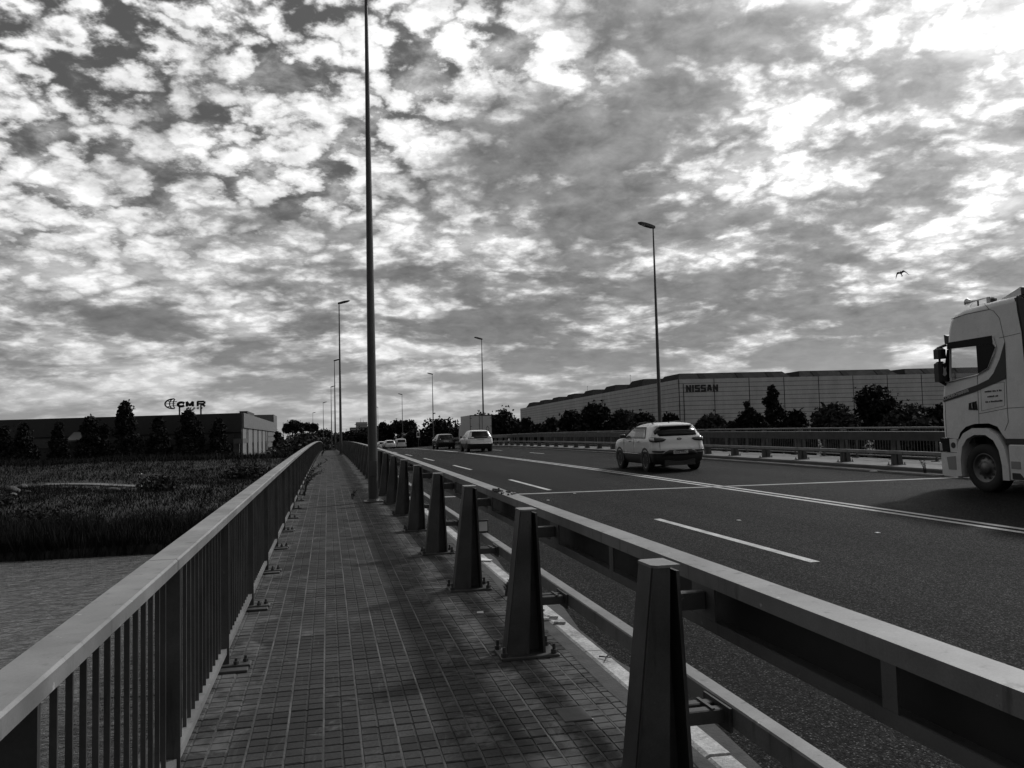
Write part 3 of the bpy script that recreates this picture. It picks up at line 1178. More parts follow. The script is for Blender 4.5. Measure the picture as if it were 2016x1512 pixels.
# ------------------------------------------------------------------ street lamps
def street_lamp(x, y, z, side, label, H=12.2):
    root = empty('street_lamp', (x + bend(y), y, z))
    tag(root, label, 'street lamp', 'tall street lamps along both edges of the road')
    p = MB()
    n = 16
    rs = [(0.0, 0.118), (0.5, 0.115), (3.0, 0.100), (6.0, 0.080), (9.0, 0.058), (H - 0.1, 0.036)]
    for (z0, r0), (z1, r1) in zip(rs[:-1], rs[1:]):
        p.tube((0, 0, z0), (0, 0, z1), r0, r1, n, caps=False)
    pole = p.build('pole', 'pole_steel', root, smooth=True)
    b = MB().bbox(-0.22, 0.22, -0.22, 0.22, 0.0, 0.03, 0.006)
    b.tube((0, 0, 0.03), (0, 0, 0.075), 0.165, 0.135, 16)
    b.build('base', 'dark_steel', root)
    MB().bbox(-0.075, 0.075, -0.124, -0.108, 0.6, 0.95, 0.004).build('access_door', 'pole_steel', pole)
    # luminaire: flat tapering housing, tilted up, reaching over the carriageway
    L = MB()
    s = side
    secs = [(-0.10, 0.09, -0.02, 0.10), (0.10, 0.13, -0.05, 0.12), (0.45, 0.15, -0.035, 0.135), (0.72, 0.13, -0.005, 0.12), (0.86, 0.06, 0.035, 0.075)]
    vs, fs = [], []
    for (u, w, zb, zt) in secs:
        tilt = 0.22 * u
        vs += [(s * u, -w, zb + tilt), (s * u, w, zb + tilt), (s * u, w * 0.75, zt + tilt), (s * u, -w * 0.75, zt + tilt)]
    for k in range(len(secs) - 1):
        for i in range(4):
            j = (i + 1) % 4
            fs.append((4 * k + i, 4 * k + j, 4 * k + 4 + j, 4 * k + 4 + i))
    fs += [(3, 2, 1, 0), tuple(len(vs) - 4 + i for i in range(4))]
    L.add(vs, fs)
    lum = L.build('luminaire', 'black_plastic', root, loc=(0, 0, H - 0.12))
    g = MB().prism([(0.2, -0.1), (0.66, -0.09), (0.66, 0.09), (0.2, 0.1)], 'xy', -0.012, 0.0)
    g.v = [(s * a, b_, c - 0.02 + 0.22 * a) for a, b_, c in g.v]
    g.build('lens', 'lamp_clear', lum)
    return root


LL = [(19.15, 'nearest lamp pole standing on the footpath, its head above the picture'),
      (66.0, 'second lamp from the front on the footpath side, just left of the near pole'),
      (112.0, 'third lamp on the footpath side, seen beside the second one'),
      (157.0, 'fourth lamp on the footpath side, thin and close beside the third'),
      (202.0, 'fifth lamp on the footpath side, over the far end of the left railing'),
      (247.0, 'farthest lamp on the footpath side, head just above the umbrella pines')]
for y, lb in LL:
    street_lamp(1.02, y, zd(y), 1, lb)
RL = [(40.6, 'nearest lamp on the far side of the road, rising before the factory'),
      (91.0, 'second lamp on the far side, rising behind the box truck'),
      (136.0, 'third lamp on the far side, above the dark hatchback'),
      (182.0, 'fourth lamp on the far side, carrying a round road sign'),
      (228.0, 'farthest lamp on the far side, just right of the near pole')]
for y, lb in RL:
    street_lamp(17.35, y, zd(y) + ZR, -1, lb)

# signs by the far lamps
root = empty('road_sign', (17.2 + bend(182), 181.75, zd(182) + ZR))
tag(root, 'round road sign with pale rim on the fourth far lamp', 'road sign')
for z0, z1 in ((1.75, 2.45),):
    d_ = MB()
    d_.tube((0, -0.02, 2.2), (0, 0.02, 2.2), 0.36, 0.36, 24)
    d_.build('rim', 'plate_white', root)
    MB().tube((0, -0.03, 2.2), (0, -0.021, 2.2), 0.27, 0.27, 24).build('face', 'dark_paint', root)
    MB().box(-0.03, 0.15, 0.021, 0.06, 2.1, 2.3).build('clamp', 'dark_steel', root)
root = empty('road_sign', (17.6 + bend(159), 159, zd(159) + ZR))
tag(root, 'small rectangular road sign on a thin post right of the round sign', 'road sign')
MB().tube((0, 0, 0), (0, 0, 3.0), 0.04, 0.04, 8).build('post', 'pole_steel', root)
MB().bbox(-0.33, 0.33, -0.06, -0.042, 1.95, 3.0, 0.01).build('panel', 'plate_white', root)
MB().box(-0.26, 0.26, -0.066, -0.061, 2.2, 2.85).build('symbol', 'dark_paint', root)
# ------------------------------------------------------------------ factory hall on the right
def local_frame(ox, oy, dx, dy):
    """points along a wall: s metres along it, d metres out of it, z up -> world"""
    L = math.hypot(dx, dy)
    ux, uy = dx / L, dy / L
    nx_, ny_ = uy, -ux      # right-hand normal

    def W(s, d, z):
        return (ox + ux * s + nx_ * d, oy + uy * s + ny_ * d, z)
    return W


def wall_box(mb, W, s0, s1, d0, d1, z0, z1):
    vs = [W(s0, d0, z0), W(s1, d0, z0), W(s1, d1, z0), W(s0, d1, z0), W(s0, d0, z1), W(s1, d0, z1), W(s1, d1, z1), W(s0, d1, z1)]
    return mb.add(vs, [(0, 3, 2, 1), (4, 5, 6, 7), (0, 1, 5, 4), (1, 2, 6, 5), (2, 3, 7, 6), (3, 0, 4, 7)])


NX, NY, NTOP, NBOT = 72.0, 158.0, 12.0, -4.2
WF = local_frame(NX, NY, 0.986, -0.166)        # front, runs right; outward normal towards the camera
WL0 = local_frame(NX, NY, 0.051, 0.9987)       # left wall, runs away
WL = lambda s, d, z: WL0(s, -d, z)             # outward = to the left
factory = empty('factory_hall', (NX, NY, NBOT))
tag(factory, 'long pale grey panelled factory hall with stepped roof lights', 'building')


def place(root, o):
    """keep world coordinates for meshes parented to an empty that is not at the origin"""
    o.matrix_parent_inverse = Matrix.Translation(-Vector(root.location))
    return o


def pbuild(mb, name, m, root, **kw):
    return place(root, mb.build(name, m, root, **kw))


mb = MB()
pts = [WF(0, 0, 0), WF(75, 0, 0), tuple(Vector(WF(75, 0, 0)) + Vector((9.5, 182, 0))), WL(183, 0, 0)]
poly = [(p[0], p[1]) for p in pts]
mb.prism(poly, 'xy', NBOT, NTOP - 0.05)
pbuild(mb, 'hall_core', 'panel_seam', factory)
ROW = 0.93
rr = random.Random(2)
for r_ in range(15):
    z1 = NTOP - ROW * r_
    z0 = z1 - ROW + 0.09
    for c in range(10):
        mb = MB()
        wall_box(mb, WF, 0.12 + c * 7.5, 7.44 + c * 7.5, 0.01, 0.09 + rr.uniform(0, .012), z0, z1)
        pbuild(mb, 'panel', 'panel_grey', factory)
    for c in range(10):
        mb = MB()
        wall_box(mb, WL, 0.12 + c * 18.3, 18.25 + c * 18.3, 0.01, 0.09 + rr.uniform(0, .012), z0, z1)
        pbuild(mb, 'panel', 'panel_grey', factory)


def WQ(s_, d_, z):
    """on the roof: s_ along the front, -d_ back along the side wall"""
    return (NX + 0.986 * s_ + 0.051 * -d_, NY - 0.166 * s_ + 0.9987 * -d_, z)


def monitor(s0, s1, off, h, lights=()):
    """trapezoidal roof light ridge, off metres behind the front wall"""
    b, t = 13.0, 9.0
    zb, zt = NTOP - 0.04, NTOP + h
    mb = MB()
    sl = 2.0
    vs = [WQ(s0, -off, zb), WQ(s1, -off, zb), WQ(s1, -off - b, zb), WQ(s0, -off - b, zb),
          WQ(s0 + 0.55 * sl, -off - sl, zt), WQ(s1 - 0.55 * sl, -off - sl, zt), WQ(s1 - 0.55 * sl, -off - sl - t, zt), WQ(s0 + 0.55 * sl, -off - sl - t, zt)]
    mb.add(vs, [(0, 3, 2, 1), (4, 5, 6, 7), (0, 1, 5, 4), (1, 2, 6, 5), (2, 3, 7, 6), (3, 0, 4, 7)])
    o = pbuild(mb, 'roof_monitor', 'monitor_roof', factory)
    for a in lights:
        q = MB()
        e = 0.05
        q.add([WQ(a, -off - 0.08 + e, zb + 0.12), WQ(a + 1.3, -off - 0.08 + e, zb + 0.12), WQ(a + 1.3, -off - sl + 0.12 + e, zt - 0.06), WQ(a, -off - sl + 0.12 + e, zt - 0.06),
               WQ(a, -off - 0.2, zb + 0.05), WQ(a + 1.3, -off - 0.2, zb + 0.05), WQ(a + 1.3, -off - sl, zt - 0.2), WQ(a, -off - sl, zt - 0.2)],
              [(0, 1, 2, 3), (4, 7, 6, 5), (0, 4, 5, 1), (1, 5, 6, 2), (2, 6, 7, 3), (3, 7, 4, 0)])
        pl = q.build('roof_light', 'monitor_glass', o)
        pl.matrix_parent_inverse = o.matrix_parent_inverse.copy()
        pl.matrix_parent_inverse.identity()


monitor(0.4, 25.0, 1.2, 1.45, (5.2, 13.4, 20.0))
monitor(26.6, 48.6, 1.2, 1.45, (30.0, 36.4, 44.0))
monitor(50.0, 73.0, 1.2, 1.45, (54.5, 62.0))
for k in range(1, 8):
    monitor(0.4, 25.0, 2.0 + 22.5 * k, 1.9)
for s_, d_, h in ((9.0, -60, 5.0), (6.0, -95, 4.0)):
    mb = MB()
    p = WQ(s_, d_, 0)
    mb.tube((p[0], p[1], NTOP), (p[0], p[1], NTOP + h), 0.06, 0.03, 6)
    mb.tube((p[0], p[1], NTOP + h), (p[0], p[1], NTOP + h + 0.3), 0.12, 0.02, 6)
    pbuild(mb, 'aerial', 'dark_steel', factory)
# down pipe beside the corner
mb = MB()
wall_box(mb, WF, 0.9, 1.02, 0.1, 0.2, NBOT, NTOP - 1)
pbuild(mb, 'down_pipe', 'monitor_roof', factory)

# wall lettering, letters of plates 0.25 m thick
LET = {
    'N': [[(0, 0), (0, 1)], [(0, 1), (1, 0)], [(1, 0), (1, 1)]],
    'I': [[(0, 0), (0, 1)]],
    'S': [[(0, 0), (1, 0)], [(1, 0), (1, .5)], [(1, .5), (0, .5)], [(0, .5), (0, 1)], [(0, 1), (1, 1)]],
    'A': [[(0, 0), (.32, 1)], [(.32, 1), (.68, 1)], [(.68, 1), (1, 0)], [(.12, .34), (.88, .34)]],
}
sign = empty('wall_sign', WF(1.5, 0.1, 9.3))
tag(sign, 'large dark capital letters high on the factory wall', 'sign')
sx = 1.5
LH, LW, TH = 1.45, 1.06, 0.34
for ch in 'NISSAN':
    w = 0.0 if ch == 'I' else LW - TH
    mb = MB()
    for a, b in LET[ch]:
        A = Vector((a[0] * w, a[1] * (LH - TH)))
        B = Vector((b[0] * w, b[1] * (LH - TH)))
        t = (B - A).normalized()
        nn = Vector((-t.y, t.x)) * (TH / 2)
        e = t * (TH / 2) if (abs(t.x) < 0.05 or abs(t.y) < 0.05) else t * 0.02
        quad = [A - e - nn, B + e - nn, B + e + nn, A - e + nn]
        dd = 0.10 + 0.14 + (0.006 if abs(t.x) < 0.05 else 0.0)
        vs = [WF(sx + TH / 2 + q.x, 0.10, 9.32 + TH / 2 + q.y) for q in quad] + [WF(sx + TH / 2 + q.x, dd, 9.32 + TH / 2 + q.y) for q in quad]
        mb.add(vs, [(0, 1, 2, 3), (4, 7, 6, 5), (0, 4, 5, 1), (1, 5, 6, 2), (2, 6, 7, 3), (3, 7, 4, 0)])
    pbuild(mb, 'letter', 'sign_dark', sign)
    sx += w + TH + 0.235

# ------------------------------------------------------------------ dark hall on the left bank
CX, CY, CTOP, CBOT = -15.5, 157.5, 6.63, -4.3
CF0 = local_frame(CX, CY, -45.9, 16.6)         # front, runs left
CF = CF0                                       # right-hand normal of a left-running wall ...
test = Vector(CF(0, 1, 0)) - Vector(CF(0, 0, 0))
if test.y > 0:
    CF = lambda s, d, z: CF0(s, -d, z)
CS0 = local_frame(CX, CY, -1.0, 115.0)
CS = CS0
hall = empty('warehouse', (CX, CY, CBOT))
tag(hall, 'long dark flat-roofed warehouse behind the row of conical trees', 'building')
mb = MB()
far = Vector(CF(105, 0, 0))
poly = [(CX, CY), (far.x, far.y), (far.x, far.y + 90), (CX - 1.0, CY + 115)]
mb.prism(poly, 'xy', CBOT, CTOP - 0.25)
pbuild(mb, 'hall_core', 'hall_shaded', hall)
mb = MB()
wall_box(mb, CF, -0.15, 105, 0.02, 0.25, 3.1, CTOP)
pbuild(mb, 'parapet', 'hall_shaded', hall)
for k in range(14):
    s0 = 1.5 + k * 7.0
    mb = MB()
    wall_box(mb, CF, s0, s0 + 6.6, 0.02, 0.14, 1.0, 2.75)
    pbuild(mb, 'window_band', 'hall_glass', hall)
mb = MB()
wall_box(mb, CF, 30.2, 33.2, 0.3, 2.6, 2.2, 2.4)
v0 = [CF(30.2, 0.3, 3.9), CF(33.2, 0.3, 3.9), CF(33.2, 2.6, 2.4), CF(30.2, 2.6, 2.4), CF(30.2, 0.3, 3.8), CF(33.2, 0.3, 3.8), CF(33.2, 2.6, 2.3), CF(30.2, 2.6, 2.3)]
mb.add(v0, [(0, 1, 2, 3), (4, 7, 6, 5), (0, 4, 5, 1), (1, 5, 6, 2), (2, 6, 7, 3), (3, 7, 4, 0)])
pbuild(mb, 'canopy', 'hall_light', hall)
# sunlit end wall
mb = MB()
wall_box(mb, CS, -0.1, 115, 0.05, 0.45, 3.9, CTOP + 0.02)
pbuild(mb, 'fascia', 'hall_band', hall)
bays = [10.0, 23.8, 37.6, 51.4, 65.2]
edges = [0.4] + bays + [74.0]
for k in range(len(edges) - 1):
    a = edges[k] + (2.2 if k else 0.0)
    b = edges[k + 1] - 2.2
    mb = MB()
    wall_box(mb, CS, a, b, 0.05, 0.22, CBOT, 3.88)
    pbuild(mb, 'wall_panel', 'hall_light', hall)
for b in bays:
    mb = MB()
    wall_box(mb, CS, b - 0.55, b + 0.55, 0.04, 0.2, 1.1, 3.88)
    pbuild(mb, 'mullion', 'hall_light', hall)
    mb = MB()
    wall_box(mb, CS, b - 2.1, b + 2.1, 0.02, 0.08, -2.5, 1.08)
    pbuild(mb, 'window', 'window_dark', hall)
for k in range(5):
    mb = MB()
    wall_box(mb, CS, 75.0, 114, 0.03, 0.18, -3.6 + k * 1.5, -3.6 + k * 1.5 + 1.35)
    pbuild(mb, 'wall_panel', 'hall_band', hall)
mb = MB()
wall_box(mb, CS, 104, 124, -14, 0.2, CBOT, 9.2)
pbuild(mb, 'rear_block', 'hall_band', hall)
mb = MB()
wall_box(mb, CS, 16, 34, -1.8, -0.25, CTOP - 0.3, 7.5)
pbuild(mb, 'roof_plant', 'hall_shaded', hall)
mb = MB()
wall_box(mb, CF, -1.2, 0.6, 0.3, 2.0, 1.0, 1.9)
pbuild(mb, 'entrance_canopy', 'hall_band', hall)
mb = MB()
wall_box(mb, CF, 0.2, 1.4, 0.26, 0.4, CBOT, 0.98)
pbuild(mb, 'entrance_panel', 'hall_light', hall)

# roof sign: half globe of hoops and bold letters on two legs
SGN = empty('roof_sign', (-26.9, 162.0, CTOP))
tag(SGN, 'dark roof sign with half globe and bold letters on two legs', 'sign')
ang = math.atan2(16.6, -45.9) - math.pi       # text runs right along the front


def SP(u, w, d=0.0):
    """u metres right of the sign's left end, w above 8.0"""
    x0, y0 = -29.7, 163.3
    ca, sa = math.cos(ang), math.sin(ang)
    return (x0 + u * ca + d * sa, y0 + u * sa - d * ca, 8.0 + w)


def sign_strokes(paths, w, name, d0=0.0, d1=0.22):
    mb = MB()
    for path in paths:
        for a, b in zip(path[:-1], path[1:]):
            A, B = Vector(a), Vector(b)
            if (B - A).length < 1e-6:
                continue
            t = (B - A).normalized()
            n_ = Vector((-t.y, t.x)) * (w / 2)
            e = t * (w * 0.12)
            q = [A - e - n_, B + e - n_, B + e + n_, A - e + n_]
            vs = [SP(p.x, p.y, d0) for p in q] + [SP(p.x, p.y, d1) for p in q]
            mb.add(vs, [(0, 1, 2, 3), (4, 7, 6, 5), (0, 4, 5, 1), (1, 5, 6, 2), (2, 6, 7, 3), (3, 7, 4, 0)])
    return pbuild(mb, name, 'sign_dark', SGN)


def arc(cx, cy, rx, ry, a0, a1, n=10):
    return [(cx + rx * math.cos(R(a0 + (a1 - a0) * i / n)), cy + ry * math.sin(R(a0 + (a1 - a0) * i / n))) for i in range(n + 1)]


gc = (1.75, 0.75)
sign_strokes([arc(gc[0], gc[1], 1.75, 0.92, 88, 272, 16)], 0.22, 'globe_rim')
sign_strokes([arc(gc[0], gc[1], 0.85, 0.90, 95, 265, 12), arc(gc[0] + .4, gc[1], 0.5, 0.88, 110, 250, 10)], 0.14, 'globe_meridian')
sign_strokes([[(0.25, 0.75), (2.0, 0.75)], arc(1.7, 1.47, 1.3, 0.35, 195, 300, 6), arc(1.7, 0.03, 1.3, 0.35, 60, 165, 6)], 0.11, 'globe_parallel')
sign_strokes([arc(3.25, 0.58, 0.66, 0.37, 35, 325, 14)], 0.44, 'letter')
sign_strokes([[(4.35, 0.17), (4.35, 1.02)], [(4.35, 1.0), (4.95, 0.35)], [(4.95, 0.35), (5.55, 1.0)], [(5.55, 1.02), (5.55, 0.17)]], 0.42, 'letter')
sign_strokes([[(6.5, 0.17), (6.5, 1.0)], [(6.5, 1.0), (7.75, 1.0)], [(7.85, 0.98), (7.85, 0.62)], [(7.8, 0.58), (6.5, 0.58)], [(7.2, 0.58), (7.9, 0.14)]], 0.33, 'letter')
tm = text_mesh('group', 0.72, 0.12, 'sign_dark', bold=0.022, xs=1.15, shear=0.25, space=1.75)
o = bpy.data.objects.new('small_word', tm)
link(o, SGN)
o.matrix_parent_inverse = Matrix.Translation(-Vector(SGN.location))
o.location = SP(4.2, -0.38, 0.1)
o.rotation_euler = (math.pi / 2, 0, ang)
for u in (2.75, 7.0):
    mb = MB()
    a, b = SP(u, 0.3, -0.12), SP(u, 0.3, -0.12)
    mb.box(a[0] - 0.14, a[0] + 0.14, a[1] + 0.0, a[1] + 0.2, CTOP - 1.0, 8.4)
    pbuild(mb, 'leg', 'hall_band', SGN)

# distant pale tower block over the trees
hotel = empty('tower_block', (17.5, 428, -4))
tag(hotel, 'distant building with pale top storey above the treetops', 'building')
mb = MB()
mb.box(11.5, 25.5, 426, 440, -4, 6.5)
pbuild(mb, 'block', 'hotel_dark', hotel)
for k in range(4):
    mb = MB()
    mb.box(11.7, 25.3, 425.6, 425.98, 1.2 + k * 1.35, 1.75 + k * 1.35)
    pbuild(mb, 'balcony', 'hotel_light', hotel)
mb = MB()
mb.box(14.6, 20.2, 427, 436, 6.5, 9.2)
mb.box(14.0, 20.8, 426.5, 436.5, 7.9, 8.15)
pbuild(mb, 'penthouse', 'hotel_light', hotel)
mb = MB()
mb.tube((16.9, 430, 9.2), (16.9, 430, 11.4), 0.12, 0.05, 6)
mb.tube((18.3, 430, 9.2), (18.3, 430, 10.4), 0.12, 0.05, 6)
pbuild(mb, 'mast', 'hotel_light', hotel)

# flag poles by the warehouse
for (x, y, zt, lb, flag) in ((-10.06, 197.5, 3.06, 'leftmost bare pole beside the warehouse end', False), (-9.14, 197.3, 2.7, 'middle pole beside the warehouse with a hanging pale flag', True), (-7.86, 197.0, 3.12, 'rightmost thin pole beside the warehouse end', False)):
    zb = float(terrain(x, y)) - 0.1
    root = empty('flag_pole', (x, y, zb))
    tag(root, lb, 'pole', 'thin poles beside the warehouse')
    MB().tube((0, 0, 0), (0, 0, zt - zb), 0.06, 0.04, 8).build('pole', 'galvanised', root)
    MB().tube((0, 0, zt - zb), (0, 0, zt - zb + 0.08), 0.07, 0.02, 8).build('finial', 'galvanised', root)
    if flag:
        f = MB()
        vs, fs = [], []
        for i in range(7):
            for j in range(4):
                vs.append((0.06 + 0.14 * j + 0.03 * i, 0.1 * math.sin(j * 1.9 + i * .5), zt - zb - 0.3 - 0.24 * i))
        for i in range(6):
            for j in range(3):
                fs.append((4 * i + j, 4 * i + j + 1, 4 * i + j + 5, 4 * i + j + 4))
        f.add(vs, fs)
        o = f.build('flag', 'hall_light', root)
        sm = o.modifiers.new('s', 'SOLIDIFY')
        sm.thickness = 0.01


# ------------------------------------------------------------------ trees
def leaf_cloud(rs, centers, radii, n, size):
    """n leaf quads spread through a set of balls"""
    k = len(centers)
    idx = rs.choice(k, n, p=(radii ** 2.2) / (radii ** 2.2).sum())
    d = rs.normal(size=(n, 3))
    d /= np.linalg.norm(d, axis=1)[:, None]
    rad = radii[idx] * (rs.rand(n) ** 0.45)
    c = centers[idx] + d * rad[:, None]
    nrm = rs.normal(size=(n, 3)) + d * 0.6
    nrm /= np.linalg.norm(nrm, axis=1)[:, None]
    a = np.cross(nrm, rs.normal(size=(n, 3)))
    a /= np.linalg.norm(a, axis=1)[:, None] + 1e-9
    b = np.cross(nrm, a)
    s = (size * (0.55 + 0.9 * rs.rand(n)))[:, None]
    v = np.stack([c - a * s, c + b * s * 0.55, c + a * s, c - b * s * 0.55], 1).reshape(-1, 3)
    f = np.arange(4 * n).reshape(-1, 4)
    return v, f


def np_mesh(name, v, f, m):
    me = bpy.data.meshes.new(name)
    me.vertices.add(len(v))
    me.vertices.foreach_set('co', np.asarray(v, np.float32).ravel())
    k = f.shape[1]
    me.loops.add(f.size)
    me.loops.foreach_set('vertex_index', f.ravel().astype(np.int32))
    me.polygons.add(len(f))
    me.polygons.foreach_set('loop_start', (np.arange(len(f)) * k).astype(np.int32))
    me.update(calc_edges=True)
    me.validate()
    me.materials.append(MATS[m])
    return me


def tree(x, y, ztop, rad, kind, label, leaf, seed, n=2600, name=None, group=None):
    rs = np.random.RandomState(seed)
    zb = float(terrain(x, y)) - 0.05
    H = ztop - zb
    root = empty(name or {'cone': 'conical_tree', 'col': 'poplar_tree', 'umbrella': 'umbrella_pine', 'bush': 'bushy_tree'}.get(kind, 'leafy_tree'), (x, y, zb))
    tag(root, label, 'tree', group)
    C, Rr = [], []
    if kind in ('cone', 'col'):
        for i in range(46):
            t = rs.rand() ** 0.8
            w = rad * (1.0 - t) ** 0.55 * min(1, 0.55 + t * 3.5) if kind == 'cone' else rad * (math.sin(math.pi * min(1, 0.12 + 0.86 * t)) ** 0.6)
            a = rs.rand() * 6.28
            rr_ = w * (0.25 + 0.55 * rs.rand())
            C.append((rr_ * math.cos(a), rr_ * math.sin(a), H * (0.06 + 0.90 * t)))
            Rr.append(max(0.3, w * 0.5))
        for t in (0.80, 0.86, 0.92):
            C.append((0, 0, H * t)); Rr.append(max(0.3, rad * (0.42 - 0.9 * (t - 0.8))))
        C.append((0.05, 0, H - 0.3)); Rr.append(0.26)
    elif kind == 'umbrella':
        for i in range(26):
            a = rs.rand() * 6.28
            q = math.sqrt(rs.rand()) * rad * 0.85
            C.append((q * math.cos(a), q * math.sin(a), H - rad * (0.28 + 0.35 * (q / rad) ** 2 + 0.45 * rs.rand())))
            Rr.append(rad * (0.15 + 0.15 * rs.rand()))
    elif kind == 'round':
        for i in range(40):
            d = rs.normal(size=3)
            d /= np.linalg.norm(d)
            q = rs.rand() ** 0.4 * 0.78
            hz = H * 0.42
            C.append((d[0] * rad * q, d[1] * rad * q, H - hz + d[2] * hz * q * 0.98))
            Rr.append(rad * (0.26 + 0.2 * rs.rand()))
    else:
        for i in range(44):
            a = rs.rand() * 6.28
            t = rs.rand()
            q = math.sqrt(rs.rand()) * rad * (1 - 0.75 * t ** 1.6)
            C.append((q * math.cos(a), q * math.sin(a), H * (0.05 + 0.86 * t)))
            Rr.append(rad * (0.24 + 0.2 * rs.rand()) * (1 - 0.3 * t))
    C, Rr = np.array(C), np.array(Rr)
    # keep the crown under its measured top
    over = (C[:, 2] + Rr - H)
    C[:, 2] -= np.maximum(over, 0)
    v, f = leaf_cloud(rs, C, Rr, n, 0.17 + 0.04 * rad)
    # loose sprays that break the outline
    k = 160
    ci = rs.randint(0, len(C), k)
    d = rs.normal(size=(k, 3)); d[:, 2] = np.abs(d[:, 2]) * 0.8
    d /= np.linalg.norm(d, axis=1)[:, None]
    tip = C[ci] + d * (Rr[ci] * (0.95 + 0.75 * rs.rand(k) ** 2))[:, None]
    v2, f2 = leaf_cloud(rs, tip, np.full(k, 0.13 + 0.02 * rad), 900, 0.11 + 0.02 * rad)
    crown = np_mesh('crown', np.concatenate([v, v2]), np.concatenate([f, f2 + len(v)]), leaf)
    link(bpy.data.objects.new('crown', crown), root)
    # trunk with limbs
    mb = MB()
    tr = max(0.10, 0.035 * H) if kind != 'bush' else max(0.06, 0.02 * H)
    top = H * (0.75 if kind != 'umbrella' else 0.80)
    p0 = Vector((0, 0, -0.2))
    steps = 5
    ph = rs.rand() * 6
    for i in range(steps):
        t = (i + 1) / steps
        p1 = Vector((0.03 * H * math.sin(ph + 3 * t) * t, 0.03 * H * math.cos(ph + 2 * t) * t, top * t))
        mb.tube(p0, p1, tr * (1 - 0.8 * (i / steps)), tr * (1 - 0.8 * t), 7, caps=False)
        if i >= 1:
            for q in range(2):
                c = C[rs.randint(len(C))]
                mb.tube(p1, (c[0] * 0.8, c[1] * 0.8, max(c[2], p1.z + 0.2)), tr * 0.4 * (1 - 0.6 * t), 0.02, 5, caps=False)
        p0 = p1
    mb.build('trunk', 'bark', root, smooth=True)
    return root


